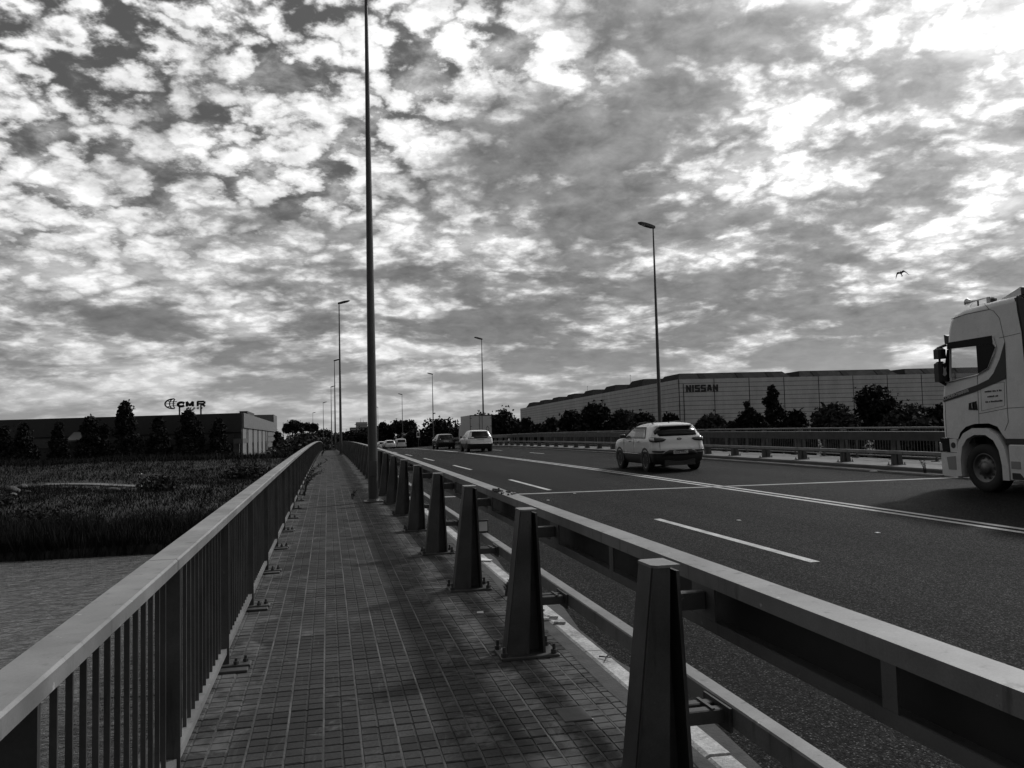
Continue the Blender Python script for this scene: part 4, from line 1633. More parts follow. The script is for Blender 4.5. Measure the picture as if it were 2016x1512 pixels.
G1 = 'conical trees before the warehouse'
G2 = 'trees beyond the end of the bridge'
G3 = 'trees and bushes before the factory'
TREES = [
    (-56.7, 162.8, 5.3, 1.8, 'cone', 'leftmost conical tree, cut by the picture edge', G1), (-53.3, 162.0, 5.8, 1.9, 'cone', 'second conical tree from the left before the warehouse', G1),
    (-47.1, 160.5, 5.9, 1.6, 'cone', 'slim conical tree just left of the pale canopy', G1), (-41.6, 159.2, 6.8, 2.3, 'cone', 'broad conical tree right of the pale canopy, reaching the roof edge', G1),
    (-39.4, 159.8, 5.2, 1.4, 'cone', 'small conical tree squeezed beside the tallest one', G1), (-35.2, 156.6, 9.1, 2.3, 'cone', 'tallest conical tree, standing well above the warehouse roof', G1),
    (-29.6, 156.5, 6.2, 2.0, 'cone', 'conical tree left of the roof sign legs, just below the roof', G1), (-24.1, 154.2, 7.3, 2.5, 'cone', 'conical tree whose tip touches the roof sign', G1),
    (-19.0, 154.1, 5.6, 1.8, 'cone', 'rightmost conical tree, nearest the warehouse corner', G1),
    (-10.6, 187.3, 4.1, 1.0, 'round', 'small dark tree right against the warehouse end', G2), (-9.1, 227.8, 6.8, 2.9, 'umbrella', 'large umbrella pine with sky showing through its crown', G2),
    (-5.1, 237.3, 6.2, 2.2, 'umbrella', 'smaller umbrella pine right of the large one', G2), (-4.6, 175.7, 2.6, 4.8, 'bush', 'pale low scrub mound left of the railing end', G2),
    (-2.6, 267.6, 4.6, 2.8, 'round', 'dark tree under the fifth footpath-side lamp', G2), (0.0, 267.0, 4.2, 2.9, 'round', 'dark tree behind the cluster of thin lamp poles', G2),
    (6.6, 245.0, 3.5, 3.8, 'round', 'low round tree just right of the lamp pole cluster', G2), (11.8, 243.8, 4.6, 3.3, 'round', 'tree in front of the distant pale-topped building', G2),
    (15.8, 232.5, 6.1, 2.4, 'round', 'tree right behind the nearest lamp pole', G2), (20.4, 231.4, 6.8, 3.9, 'umbrella', 'pine with open crown right of the nearest lamp pole', G2),
    (22.9, 220.7, 4.0, 2.5, 'round', 'low tree right of the open pine, above the van', G2), (25.9, 189.1, 5.6, 4.2, 'round', 'broad rounded tree behind the dark hatchback', G2),
    (30.2, 188.2, 4.0, 2.6, 'round', 'low tree at the left side of the box truck', G2), (34.3, 161.4, 7.4, 3.4, 'round', 'tall leafy tree right behind the box truck', G2),
    (31.7, 167.1, 6.5, 2.3, 'round', 'tree showing over the roof of the box truck', G2), (36.7, 155.9, 4.4, 1.6, 'round', 'small tree right of the tall one by the box truck', G2),
    (36.2, 145.7, 5.0, 1.3, 'round', 'slim tree at the far end of the factory wall', G2),
    (35.7, 135.6, 3.1, 2.4, 'bush', 'low bush at the left end of the factory hedge', G3), (37.7, 135.1, 4.2, 1.8, 'bush', 'bush second from the left before the factory side wall', G3),
    (39.4, 129.5, 5.2, 2.3, 'bush', 'tall bush left of the largest clump before the side wall', G3), (41.9, 123.8, 6.0, 3.3, 'bush', 'largest dark clump before the factory side wall', G3),
    (46.1, 122.9, 5.0, 2.2, 'bush', 'bush right of the largest clump, left of the silver car', G3), (51.2, 126.9, 4.5, 2.3, 'bush', 'bush right above the front of the silver car', G3),
    (55.5, 125.9, 4.3, 1.9, 'bush', 'bush behind the nearest far-side lamp pole', G3), (57.7, 115.2, 3.7, 2.6, 'bush', 'rounded bush below the end of the wall lettering', G3),
    (60.7, 114.5, 2.6, 1.3, 'bush', 'lowest small bush right of the silver car', G3), (63.4, 113.8, 4.6, 2.3, 'bush', 'dense bush left of the poplar', G3),
    (63.5, 114.7, 5.7, 0.55, 'col', 'thin spike of a tree rising from the dense bush', G3), (74.9, 126.3, 8.9, 1.6, 'col', 'slim upright poplar before the factory front', G3),
    (69.7, 112.4, 4.1, 2.5, 'bush', 'bush at the right foot of the poplar', G3), (73.0, 106.4, 4.9, 2.8, 'bush', 'pointed bush between the poplar and the big round tree', G3),
    (76.1, 105.9, 2.5, 1.2, 'bush', 'small low bush at the left foot of the big round tree', G3), (85.6, 113.6, 8.2, 3.3, 'round', 'big round tree left of the lorry cab', G3),
    (83.9, 104.0, 4.6, 3.5, 'bush', 'wide bush between the big round tree and the lorry', G3), (86.3, 101.4, 4.4, 1.8, 'bush', 'bush half hidden behind the lorry front', G3),
]
for i, (x, y, zt, r_, kd, lb, gp) in enumerate(TREES):
    lf = 'leaf_pale' if 'pale' in lb and kd == 'bush' else ('leaf_mid' if gp == G3 and i % 3 == 0 else 'leaf_dark')
    tree(x, y, zt, r_ * {'bush': 1.5, 'cone': 1.45, 'round': 1.3, 'col': 1.2}.get(kd, 1.2), kd, lb, lf, 100 + i, n=7000 if gp != G2 else 4600, group=gp)

# far wood that closes the view behind the single trees
rs = np.random.RandomState(77)
Cw, Rw = [], []
for i in range(420):
    x = rs.uniform(-18, 60)
    y = 300 + rs.uniform(0, 50) - 0.0 * x
    h = 6.2 + 1.6 * math.sin(x * 0.21) + 1.1 * math.sin(x * 0.53 + 2)
    Cw.append((x - 12, y, -4 + rs.rand() ** 0.7 * h))
    Rw.append(0.8 + rs.rand() * 1.0)
for i in range(300):
    x = rs.uniform(20, 150)
    Cw.append((x, 150 + rs.uniform(-2, 2) - 0.45 * (x - 20) if x < 110 else 104, -3 + rs.rand() * 3.2))
    Rw.append(0.6 + rs.rand() * 0.6)
v, f = leaf_cloud(rs, np.array(Cw), np.array(Rw), 30000, 0.34)
o = link(bpy.data.objects.new('woodland', np_mesh('woodland', v, f, 'leaf_dark')))
tag(o, 'dark low mass of woodland behind the single trees', 'woodland', kind='stuff')


# ------------------------------------------------------------------ grass and reeds on the bank
def blades(n, xr, yr, hmin, hmax, w, seed, m, name, label, dens=None):
    rs = np.random.RandomState(seed)
    x, y = rs.uniform(*xr, n), rs.uniform(*yr, n)
    if dens is not None:
        k = rs.rand(n) < dens(x, y)
        x, y = x[k], y[k]
        n = len(x)
    z = terrain(x, y) - 0.03
    clump = 0.65 + 0.5 * vnoise(x, y, 3.1, seed) + 0.35 * vnoise(x, y, 11, seed + 1)
    h = (hmin + (hmax - hmin) * rs.rand(n)) * np.clip(clump + 0.3, 0.35, 1.6)
    a = rs.rand(n) * 6.28
    ww = w * (0.6 + 0.8 * rs.rand(n))
    lx, ly = rs.normal(size=n) * 0.25 * h, rs.normal(size=n) * 0.25 * h
    b0 = np.stack([x - np.cos(a) * ww, y - np.sin(a) * ww, z], -1)
    b1 = np.stack([x + np.cos(a) * ww, y + np.sin(a) * ww, z], -1)
    t = np.stack([x + lx, y + ly, z + h], -1)
    v = np.stack([b0, b1, t], 1).reshape(-1, 3)
    f = np.arange(3 * n).reshape(-1, 3)
    o = link(bpy.data.objects.new(name, np_mesh(name, v, f, m)))
    tag(o, label, 'grass', kind='stuff')


def not_path(x, y):
    d = np.full(x.shape, 99.0)
    for (ax, ay), (bx, by) in zip(pp[:-1], pp[1:]):
        ex, ey = bx - ax, by - ay
        t = np.clip(((x - ax) * ex + (y - ay) * ey) / (ex * ex + ey * ey), 0, 1)
        d = np.minimum(d, np.hypot(x - ax - t * ex, y - ay - t * ey))
    return np.where(d < 0.9, 0.0, np.where((d < 4) & (y < 112), 0.35, 1.0))


blades(210000, (-75, 0), (63, 150), 0.12, 0.48, 0.035, 11, 'grass_blade', 'bank_grass', 'rough grass covering the river bank and levee', not_path)
blades(40000, (-60, 0), (60.2, 66), 0.7, 1.7, 0.03, 12, 'reed_blade', 'reeds', 'dark reeds fringing the far waterline')
blades(9000, (-60, 0), (128, 138), 0.4, 1.0, 0.06, 13, 'grass_blade', 'levee_grass', 'taller pale grass along the crest of the levee')
# scrub clumps on the bank, told apart by their place
rs = np.random.RandomState(21)
SCRUB = [(-17.5, 93, 1.5, 2.2, 'scrub bush at the right end of the sandy path'), (-30, 84, 0.9, 2.0, 'low scrub on the middle of the bank below the path'), (-42, 88, 1.0, 2.4, 'low scrub at the left edge of the bank by the stones'),
         (-10, 108, 1.6, 2.6, 'scrub on the bank close to the railing'), (-22, 72, 1.0, 2.2, 'scrub in the dark just above the reeds'), (-48, 122, 1.2, 3.0, 'wide scrub on the levee slope at the left')]
for i, (x, y, h, r_, lb) in enumerate(SCRUB):
    tree(x, y, float(terrain(x, y)) + h, r_, 'bush', lb, 'leaf_mid', 300 + i, n=900, name='scrub_bush', group='scrub on the river bank')
# stones
ROCKS = [(-34.4, 100.8, .5, 'pale stone at the left of the heap on the bank'), (-35.0, 106.0, .5, 'topmost stone of the heap on the bank'), (-33.0, 98.5, .4, 'middle stone of the heap on the bank'),
         (-31.0, 91.8, .4, 'lowest stone of the heap on the bank'), (-22.4, 95.3, .55, 'single long flat stone below the sandy path'), (-31.4, 96.8, .35, 'small stone right of the heap on the bank')]
for i, (x, y, r_, lb) in enumerate(ROCKS):
    rs = np.random.RandomState(i + 40)
    bm = bmesh.new()
    bmesh.ops.create_icosphere(bm, subdivisions=2, radius=r_)
    for v in bm.verts:
        k = 1 + 0.22 * math.sin(v.co.x * 4 + i) + 0.18 * math.cos(v.co.y * 5 - i) + rs.uniform(-.06, .06)
        v.co = Vector((v.co.x * k * (1.3 if 'long' in lb else 1), v.co.y * k, v.co.z * k * 0.7))
    me = bpy.data.meshes.new('rock')
    bm.to_mesh(me)
    bm.free()
    me.materials.append(MATS['rock'])
    o = link(bpy.data.objects.new('rock', me))
    o.location = (x, y, float(terrain(x, y)) + r_ * 0.3)
    tag(o, lb, 'stone', 'stones on the river bank')
# ------------------------------------------------------------------ vehicles
def lerp_tab(tab, z):
    zs = [t[0] for t in tab]
    return [float(np.interp(z, zs, [t[k] for t in tab])) for k in range(1, len(tab[0]))]


def wheel_set(root, pos, r=0.345, w=0.225, spokes=5, rim='rim_alloy'):
    """pos: list of (x, y); outer side away from x = 0"""
    for (x, y) in pos:
        s = 1 if x > 0 else -1
        wh = empty('wheel', (x, y, r), parent=root)
        t = MB()
        ri = r * 0.66
        t.lathe_x([(-w / 2 * s, ri), (-w / 2 * s, r * 0.93), (-w * 0.36 * s, r), (w * 0.36 * s, r), (w / 2 * s, r * 0.94), (w / 2 * s, ri * 1.04), (w * 0.36 * s, ri)], 28)
        t.build('tyre', 'rubber', wh, smooth=True)
        b = MB()
        b.lathe_x([(w * 0.44 * s, ri * 1.02), (w * 0.46 * s, ri * 0.92), (w * 0.20 * s, ri * 0.86), (w * 0.16 * s, 0.02), (w * 0.16 * s, 0.001)], 28)
        b.build('barrel', 'black_plastic', wh, smooth=True)
        q = MB()
        q.lathe_x([(w * 0.455 * s, ri * 1.0), (w * 0.48 * s, ri * 0.97), (w * 0.455 * s, ri * 0.90)], 28)
        q.lathe_x([(w * 0.40 * s, 0.001), (w * 0.40 * s, ri * 0.16), (w * 0.30 * s, ri * 0.20)], 16)
        for k in range(spokes):
            a = 2 * math.pi * k / spokes + 0.3
            for da in (-0.13, 0.13):
                p0 = Vector((w * 0.36 * s, math.cos(a + da * 1.6) * ri * 0.12, math.sin(a + da * 1.6) * ri * 0.12))
                p1 = Vector((w * 0.43 * s, math.cos(a + da) * ri * 0.93, math.sin(a + da) * ri * 0.93))
                q.tube(p0, p1, ri * 0.075, ri * 0.06, 6)
        q.build('rim', rim, wh)


def car_body(root, tab, pillars, glass_z, paint, rear_bow=0.10, front_bow=0.16, cladding_z=0.45, rear_glass=(0.0, 0.78), windows=((1, 2), (3, 4)), blackout=()):
    """Body lofted from horizontal slices.  tab rows: z, half width, y rear, y front, rear corner radius, front corner radius.
    pillars: list of (y at window sill, y at window top) from rear to front.  glass_z = (sill, top)."""
    zl = [t[0] for t in tab]
    grid = []
    nr, na = 6, 5
    for (z, w, yr, yf, rr_, rf) in tab:
        pts = []
        xs_ = [(w - rr_) * i / nr for i in range(nr + 1)]
        for x in xs_:
            pts.append((x, yr + rear_bow * (x / max(w, .1)) ** 2))
        yb = yr + rear_bow * ((w - rr_) / max(w, .1)) ** 2
        for i in range(1, na + 1):
            a = math.pi / 2 * i / na
            pts.append((w - rr_ + rr_ * math.sin(a), yb + rr_ * (1 - math.cos(a))))
        t = (z - glass_z[0]) / (glass_z[1] - glass_z[0])
        t = min(max(t, -0.6), 1.3)
        lo, hi = yb + rr_ + 0.02, yf - front_bow * ((w - rf) / max(w, .1)) ** 2 - rf - 0.02
        lo, hi = min(lo, hi - 0.1), max(hi, lo + 0.1)
        prev = lo
        for k, (ya, yb2) in enumerate(pillars):
            y = ya + (yb2 - ya) * t
            y = min(max(y, lo + 0.01 * (k + 1)), hi - 0.01 * (len(pillars) - k))
            pts.append((w, y))
        yb = yf - front_bow * ((w - rf) / max(w, .1)) ** 2
        for i in range(na):
            a = math.pi / 2 * i / na
            pts.append((w - rf + rf * math.cos(a), yb - rf + rf * math.sin(a)))
        for i in range(nr + 1):
            x = (w - rf) * (1 - i / nr)
            pts.append((x, yf - front_bow * (x / max(w, .1)) ** 2))
        grid.append([(x, y, z) for x, y in pts])
    npt = len(grid[0])
    iside = nr + na            # index of last rear arc point = start of side
    npil = len(pillars)
    body, clad, glass, rg, fg = MB(), MB(), MB(), MB(), MB()
    panes = {}

    def put(target, quad):
        target.add(quad, [(0, 1, 2, 3)])
    for l in range(len(grid) - 1):
        zm = (zl[l] + zl[l + 1]) / 2
        for k in range(npt - 1):
            quad = [grid[l][k], grid[l][k + 1], grid[l + 1][k + 1], grid[l + 1][k]]
            for s in (1, -1):
                q = [(s * p[0], p[1], p[2]) for p in quad]
                if s < 0:
                    q = q[::-1]
                tgt = body
                if zm < cladding_z:
                    tgt = clad
                elif glass_z[0] < zm < glass_z[1]:
                    seg = k - iside          # 0 = before first pillar
                    for wi, (a, b) in enumerate(windows):
                        if a <= seg < b:
                            tgt = panes.setdefault((wi, s), MB())
                    for (a, b) in blackout:
                        if a <= seg < b:
                            tgt = panes.setdefault(('pillar', s), MB())
                    if k < nr * rear_glass[1] and zm > rear_glass[0]:
                        tgt = rg
                    if k >= npt - 1 - nr - na + 3:
                        tgt = fg
                put(tgt, q)
    # close roof and floor
    top = grid[-1]
    loop = top + [(-p[0], p[1], p[2]) for p in reversed(top[1:-1])]
    body.add(loop, [tuple(range(len(loop)))])
    bot = grid[0]
    loop = bot + [(-p[0], p[1], p[2]) for p in reversed(bot[1:-1])]
    clad.add(loop, [tuple(range(len(loop)))])

    def fin(mb, name, m, ang=35):
        bm = bmesh.new()
        me = mb.mesh(name, m, fix=False)
        bm.from_mesh(me)
        bmesh.ops.remove_doubles(bm, verts=bm.verts, dist=0.0005)
        bmesh.ops.recalc_face_normals(bm, faces=bm.faces)
        bm.to_mesh(me)
        bm.free()
        o = bpy.data.objects.new(name, me)
        link(o, root)
        auto_smooth(me, ang)
        return o
    fin(body, 'body', paint)
    fin(clad, 'lower_cladding', 'black_plastic')
    for kk, mb in panes.items():
        fin(mb, *(('window_pillar', 'black_gloss') if kk[0] == 'pillar' else ('side_window', 'car_glass')))
    if rg.v:
        fin(rg, 'rear_window', 'black_gloss')
    if fg.v:
        fin(fg, 'windscreen', 'hall_glass')


def arch(root, y, z, x, r0, r1, s, m='black_plastic'):
    """black wheel arch lip on the car's side"""
    mb = MB()
    n = 14
    vs, fs = [], []
    for i in range(n + 1):
        a = R(-8 + 196 * i / n)
        for r_ in (r0, r1):
            vs.append((s * (x + 0.012), y + r_ * math.cos(a), z + r_ * math.sin(a)))
            vs.append((s * (x - 0.06), y + r_ * math.cos(a), z + r_ * math.sin(a)))
    for i in range(n):
        b = 4 * i
        fs += [(b, b + 4, b + 6, b + 2), (b + 2, b + 6, b + 7, b + 3), (b, b + 1, b + 5, b + 4)]
    fs += [(0, 2, 3, 1), (4 * n, 4 * n + 1, 4 * n + 3, 4 * n + 2)]
    mb.add(vs, fs)
    mb.build('wheel_arch', m, root)
    # dark wheel housing behind the tyre
    d = MB()
    d.tube((s * (x - 0.05), y, z), (s * (x + 0.004), y, z), r0 * 1.01, r0 * 1.01, 28)
    d.build('wheel_housing', 'rubber', root)


def plate(root, x, y, z, text, w=0.52, h=0.11):
    p = MB().bbox(x - w / 2, x + w / 2, y, y + 0.012, z - h / 2, z + h / 2, 0.003).build('number_plate', 'plate_white', root)
    if text:
        me = text_mesh(text, h * 0.95, 0.004, 'ink', bold=0.001, xs=0.95, align='CENTER')
        o = bpy.data.objects.new('characters', me)
        o.location = (x, y - 0.003, z - h * 0.33)
        o.rotation_euler = (math.pi / 2, 0, 0)
        link(o, p)
    return p


def tail_point(tab, sarc, z, bow=0.10):
    """point on the tail at arc length sarc from the centre line, wrapping round the corner; and its outward normal"""
    w, yr, yf, rr_, rf = lerp_tab(tab, z)
    flat = w - rr_
    if sarc <= flat:
        return Vector((sarc, yr + bow * (sarc / w) ** 2, z)), Vector((0, -1, 0))
    yb = yr + bow * (flat / w) ** 2
    a = min((sarc - flat) / rr_, math.pi / 2)
    p = Vector((flat + rr_ * math.sin(a), yb + rr_ * (1 - math.cos(a)), z))
    extra = sarc - flat - rr_ * math.pi / 2
    if extra > 0:
        p.y += extra
    return p, Vector((math.sin(a), -math.cos(a), 0))


def wrap_lamp(root, tab, edge, name, m, proud=0.014, both=True):
    """lens lying on the tail; edge rows: (arc length, z low, z high)"""
    for s in ((1, -1) if both else (1,)):
        vs, fs = [], []
        rows = []
        n = 10
        ks = [e[0] for e in edge]
        for i in range(n + 1):
            u = ks[0] + (ks[-1] - ks[0]) * i / n
            zl, zh = np.interp(u, ks, [e[1] for e in edge]), np.interp(u, ks, [e[2] for e in edge])
            for j in range(3):
                z = zl + (zh - zl) * j / 2
                p, nn = tail_point(tab, abs(u), z)
                if u < 0:
                    p.x, nn.x = -p.x, -nn.x
                q = p + nn * (proud if 0 < i < n or not both else proud * 0.4)
                vs.append((s * q.x, q.y, q.z))
        for i in range(n):
            for j in range(2):
                fs.append((3 * i + j, 3 * i + 3 + j, 3 * i + 4 + j, 3 * i + 1 + j))
        o = MB().add(vs, fs).build(name, m, root, smooth=True)
        sm = o.modifiers.new('thickness', 'SOLIDIFY')
        sm.thickness = proud * 2.2
        sm.offset = 0.0


def suv_main():
    root = empty('silver_suv', (11.55, 27.45, 0), -R(1.5))
    tag(root, 'silver suv driving away in the lane right of the double line', 'car')
    root.location.z = zroad(11.75, 27.4)
    root.rotation_euler = (0.004, -0.018, -R(1.5))
    tab = [(0.24, 0.80, -2.02, 2.05, .16, .3), (0.34, 0.87, -2.12, 2.15, .18, .35), (0.48, 0.905, -2.17, 2.2, .2, .4), (0.62, 0.92, -2.20, 2.22, .2, .42), (0.74, 0.925, -2.22, 2.22, .2, .42),
           (0.82, 0.925, -2.205, 2.20, .2, .42), (0.86, 0.922, -2.17, 2.18, .2, .42), (0.96, 0.918, -2.155, 2.12, .2, .45), (1.04, 0.912, -2.145, 2.0, .2, .45), (1.09, 0.90, -2.13, 1.75, .2, .45), (1.13, 0.885, -2.11, 1.15, .2, .35),
           (1.18, 0.868, -2.08, 0.96, .2, .25), (1.29, 0.825, -2.01, 0.76, .19, .22), (1.40, 0.775, -1.94, 0.54, .18, .2), (1.49, 0.72, -1.88, 0.33, .18, .2), (1.52, 0.69, -1.90, 0.25, .18, .2),
           (1.56, 0.64, -1.87, 0.11, .2, .2), (1.60, 0.57, -1.66, -0.10, .2, .2), (1.63, 0.47, -1.36, -0.35, .2, .2), (1.645, 0.30, -1.05, -0.6, .15, .15)]
    car_body(root, tab, [(-1.30, -1.05), (-1.12, -0.92), (-0.34, -0.26), (-0.18, -0.12), (0.78, 0.26)], (1.13, 1.49), 'white_paint', cladding_z=0.56, rear_glass=(1.16, 0.85), windows=((1, 2), (4, 5)), blackout=((2, 4),))
    yr = lambda z: lerp_tab([(t[0], t[2]) for t in tab], z)[0]
    wheel_set(root, [(-0.815, -1.32), (0.815, -1.32), (-0.815, 1.32), (0.815, 1.32)], 0.35, 0.235)
    for y in (-1.32, 1.32):
        for s in (-1, 1):
            arch(root, y, 0.36, 0.918, 0.37, 0.445, s)
    # door joints and pillars as thin dark strips
    for s in (-1, 1):
        for y in (-0.24, 0.83):
            MB().box(s * 0.924 - 0.004, s * 0.924 + 0.004, y, y + 0.008, 0.57, 1.1).build('door_joint', 'black_plastic', root)
        wf = MB()
        sp_ = lambda y, z: (s * (lerp_tab(tab, z)[0] + 0.004), y, z)
        outl = [(-1.30, 1.135), (0.80, 1.135), (0.62, 1.27), (0.42, 1.39), (0.24, 1.49), (-1.04, 1.49), (-1.22, 1.27), (-1.30, 1.135)]
        for (ya, za), (yb, zb) in zip(outl[:-1], outl[1:]):
            for i in range(4):
                t0, t1 = i / 4, (i + 1) / 4
                wf.tube(sp_(ya + (yb - ya) * t0, za + (zb - za) * t0), sp_(ya + (yb - ya) * t1, za + (zb - za) * t1), 0.018, 0.018, 6)
        wf.build('window_frame', 'black_plastic', root)
        for y in (-0.78, 0.05):
            MB().bbox(s * 0.935 - 0.018, s * 0.935 + 0.018, y, y + 0.2, 1.0, 1.03, 0.005).build('door_handle', 'chrome', root)
        m_ = MB()
        m_.bbox(s * 1.01 - 0.10, s * 1.01 + 0.10, 0.62, 0.76, 1.12, 1.27, 0.03)
        m_.tube((s * 0.88, 0.68, 1.14), (s * 0.95, 0.68, 1.16), 0.03, 0.03, 6)
        m_.build('mirror', 'black_plastic', root)
        rl = MB()
        pr = [(-1.35, 1.62), (-1.1, 1.655), (-0.6, 1.672), (0.0, 1.65), (0.2, 1.60)]
        for (ya, za), (yb, zb) in zip(pr[:-1], pr[1:]):
            rl.tube((s * 0.585, ya, za), (s * 0.585, yb, zb), 0.016, 0.016, 6)
        for ya, zb in ((-1.33, 1.55), (0.15, 1.53)):
            rl.tube((s * 0.585, ya, zb), (s * 0.585, ya, zb + 0.08), 0.014, 0.014, 6)
        rl.build('roof_rail', 'black_plastic', root)
        MB().bbox(s * 0.925 - 0.012, s * 0.925 + 0.012, -0.9, 0.9, 0.565, 0.60, 0.004).build('sill_trim', 'chrome', root)
    # tail lamps, black bumper insert, plate, badge
    wrap_lamp(root, tab, [(0.46, 1.075, 1.085), (0.54, 1.01, 1.12), (0.80, 0.99, 1.15), (1.06, 1.01, 1.165), (1.15, 1.07, 1.14)], 'tail_lamp', 'lamp_lens')
    wrap_lamp(root, tab, [(0.86, 1.03, 1.12), (0.99, 1.04, 1.125)], 'lamp_reflector', 'lamp_clear', 0.022)
    wrap_lamp(root, tab, [(0.52, 0.69, 0.695), (0.60, 0.645, 0.70), (0.92, 0.66, 0.71), (1.0, 0.69, 0.705)], 'fog_lamp', 'lamp_lens')
    wrap_lamp(root, tab, [(-0.80, 1.26, 1.36), (-0.70, 1.195, 1.47), (-0.45, 1.185, 1.50), (0.45, 1.185, 1.50), (0.70, 1.195, 1.47), (0.80, 1.26, 1.36)], 'rear_glass_surround', 'black_gloss', 0.006, both=False)
    wrap_lamp(root, tab, [(-0.64, 0.55, 0.565), (-0.44, 0.55, 0.72), (0.44, 0.55, 0.72), (0.64, 0.55, 0.565)], 'bumper_insert', 'black_plastic', 0.012, both=False)
    plate(root, 0.0, yr(0.64) - 0.030, 0.645, '0356 HNC')
    b = MB()
    n = 20
    b.prism([(0.085 * math.cos(2 * math.pi * i / n), 1.075 + 0.042 * math.sin(2 * math.pi * i / n)) for i in range(n)], 'xz', yr(1.075) - 0.012, yr(1.075) + 0.01)
    bo = b.build('badge', 'black_gloss', root)
    me = text_mesh('KIA', 0.06, 0.004, 'chrome', bold=0.001, xs=1.15, align='CENTER')
    o = bpy.data.objects.new('badge_letters', me)
    o.location = (0, yr(1.075) - 0.015, 1.055)
    o.rotation_euler = (math.pi / 2, 0, 0)
    link(o, bo)
    # tailgate joints and crease, spoiler, aerial, diffuser
    for s in (-1, 1):
        MB().box(s * 0.70 - 0.004, s * 0.70 + 0.004, yr(0.80) + 0.045, yr(0.80) + 0.07, 0.73, 1.02).build('tailgate_joint', 'black_plastic', root)
    sp = MB().bbox(-0.56, 0.56, -1.95, -1.70, 1.515, 1.55, 0.01)
    sp.build('roof_spoiler', 'white_paint', root)
    MB().tube((0, -1.3, 1.62), (0, -1.38, 1.68), 0.025, 0.008, 8).build('aerial', 'black_plastic', root)
    MB().bbox(-0.55, 0.55, -2.12, -1.9, 0.20, 0.40, 0.02).build('diffuser', 'black_plastic', root)
    return root


suv_main()


def simple_car(name, label, x, y, rz, tab, pillars, glass_z, paint, tyre_r, track, axles, plate_z, lamp_poly, lamp_m, mats=('black_plastic',), roof_rail=False, light_bar=None, plate_text='', clad=0.42, dark_strip=None, spoil=None):
    root = empty(name, (x + bend(y), y, zroad(x, y)), rz)
    tag(root, label, 'car')
    car_body(root, tab, pillars, glass_z, paint, cladding_z=clad, rear_glass=(glass_z[0], 0.9), windows=((1, 3), (4, 5)))
    yr = lambda z: lerp_tab([(t[0], t[2]) for t in tab], z)[0]
    wheel_set(root, [(-track, axles[0]), (track, axles[0]), (-track, axles[1]), (track, axles[1])], tyre_r, 0.225)
    wmax = max(t[1] for t in tab)
    for ya in axles:
        for s in (-1, 1):
            arch(root, ya, tyre_r + 0.01, wmax - 0.005, tyre_r + 0.02, tyre_r + 0.08, s)
    wrap_lamp(root, tab, lamp_poly, 'tail_lamp', lamp_m)
    plate(root, 0.0, yr(plate_z) - 0.016, plate_z, plate_text)
    for s in (-1, 1):
        m_ = MB()
        m_.bbox(s * (wmax + 0.09) - 0.09, s * (wmax + 0.09) + 0.09, 0.55, 0.68, glass_z[0] - 0.02, glass_z[0] + 0.13, 0.03)
        m_.build('mirror', 'black_plastic' if paint != 'dark_paint' else 'dark_paint', root)
        MB().bbox(s * (wmax + 0.004) - 0.012, s * (wmax + 0.004) + 0.012, -0.65, -0.47, glass_z[0] - 0.12, glass_z[0] - 0.09, 0.004).build('door_handle', 'chrome', root)
    if dark_strip:
        z0, z1, m = dark_strip
        wrap_lamp(root, tab, [(-0.95, z0, z1), (0.95, z0, z1)], 'tail_strip', m, 0.008, both=False)
    if light_bar:
        z0, z1, m = light_bar
        wrap_lamp(root, tab, [(-0.75, z0, z1), (0.75, z0, z1)], 'bumper_trim', m, 0.02, both=False)
    zt = tab[-1][0]
    MB().tube((0, -1.0, zt - 0.01), (0, -1.08, zt + 0.05), 0.022, 0.008, 8).build('aerial', 'black_plastic', root)
    return root


TAB_W = [(0.22, 0.80, -2.02, 2.05, .16, .3), (0.36, 0.88, -2.14, 2.15, .18, .35), (0.52, 0.91, -2.2, 2.2, .2, .4), (0.62, 0.92, -2.22, 2.22, .2, .42), (0.75, 0.92, -2.20, 2.2, .2, .42),
         (0.92, 0.915, -2.15, 2.1, .2, .45), (1.00, 0.90, -2.12, 1.95, .2, .45), (1.06, 0.88, -2.09, 1.2, .2, .35), (1.14, 0.855, -2.03, 0.98, .2, .25), (1.26, 0.81, -1.93, 0.78, .18, .22), (1.38, 0.755, -1.82, 0.57, .16, .2),
         (1.50, 0.70, -1.72, 0.34, .15, .2), (1.53, 0.68, -1.78, 0.27, .15, .2), (1.57, 0.62, -1.7, 0.1, .18, .2), (1.60, 0.52, -1.4, -0.3, .2, .2), (1.62, 0.3, -1.05, -0.6, .15, .15)]
PIL = [(-1.42, -1.15), (-0.98, -0.95), (-0.30, -0.22), (-0.18, -0.12), (0.72, 0.20)]
simple_car('white_suv', 'white suv with black tail strip just left of the box truck doors', 10.95, 60.8, 0, TAB_W, PIL, (1.06, 1.5), 'white_paint', 0.35, 0.815, (-1.3, 1.37), 0.92,
           [(0.52, 1.02, 1.09), (0.95, 1.03, 1.09)], 'lamp_clear', light_bar=(0.585, 0.64, 'chrome'), dark_strip=(1.0, 1.12, 'black_gloss'), clad=0.60, plate_text='4417 KLM'[:0] )
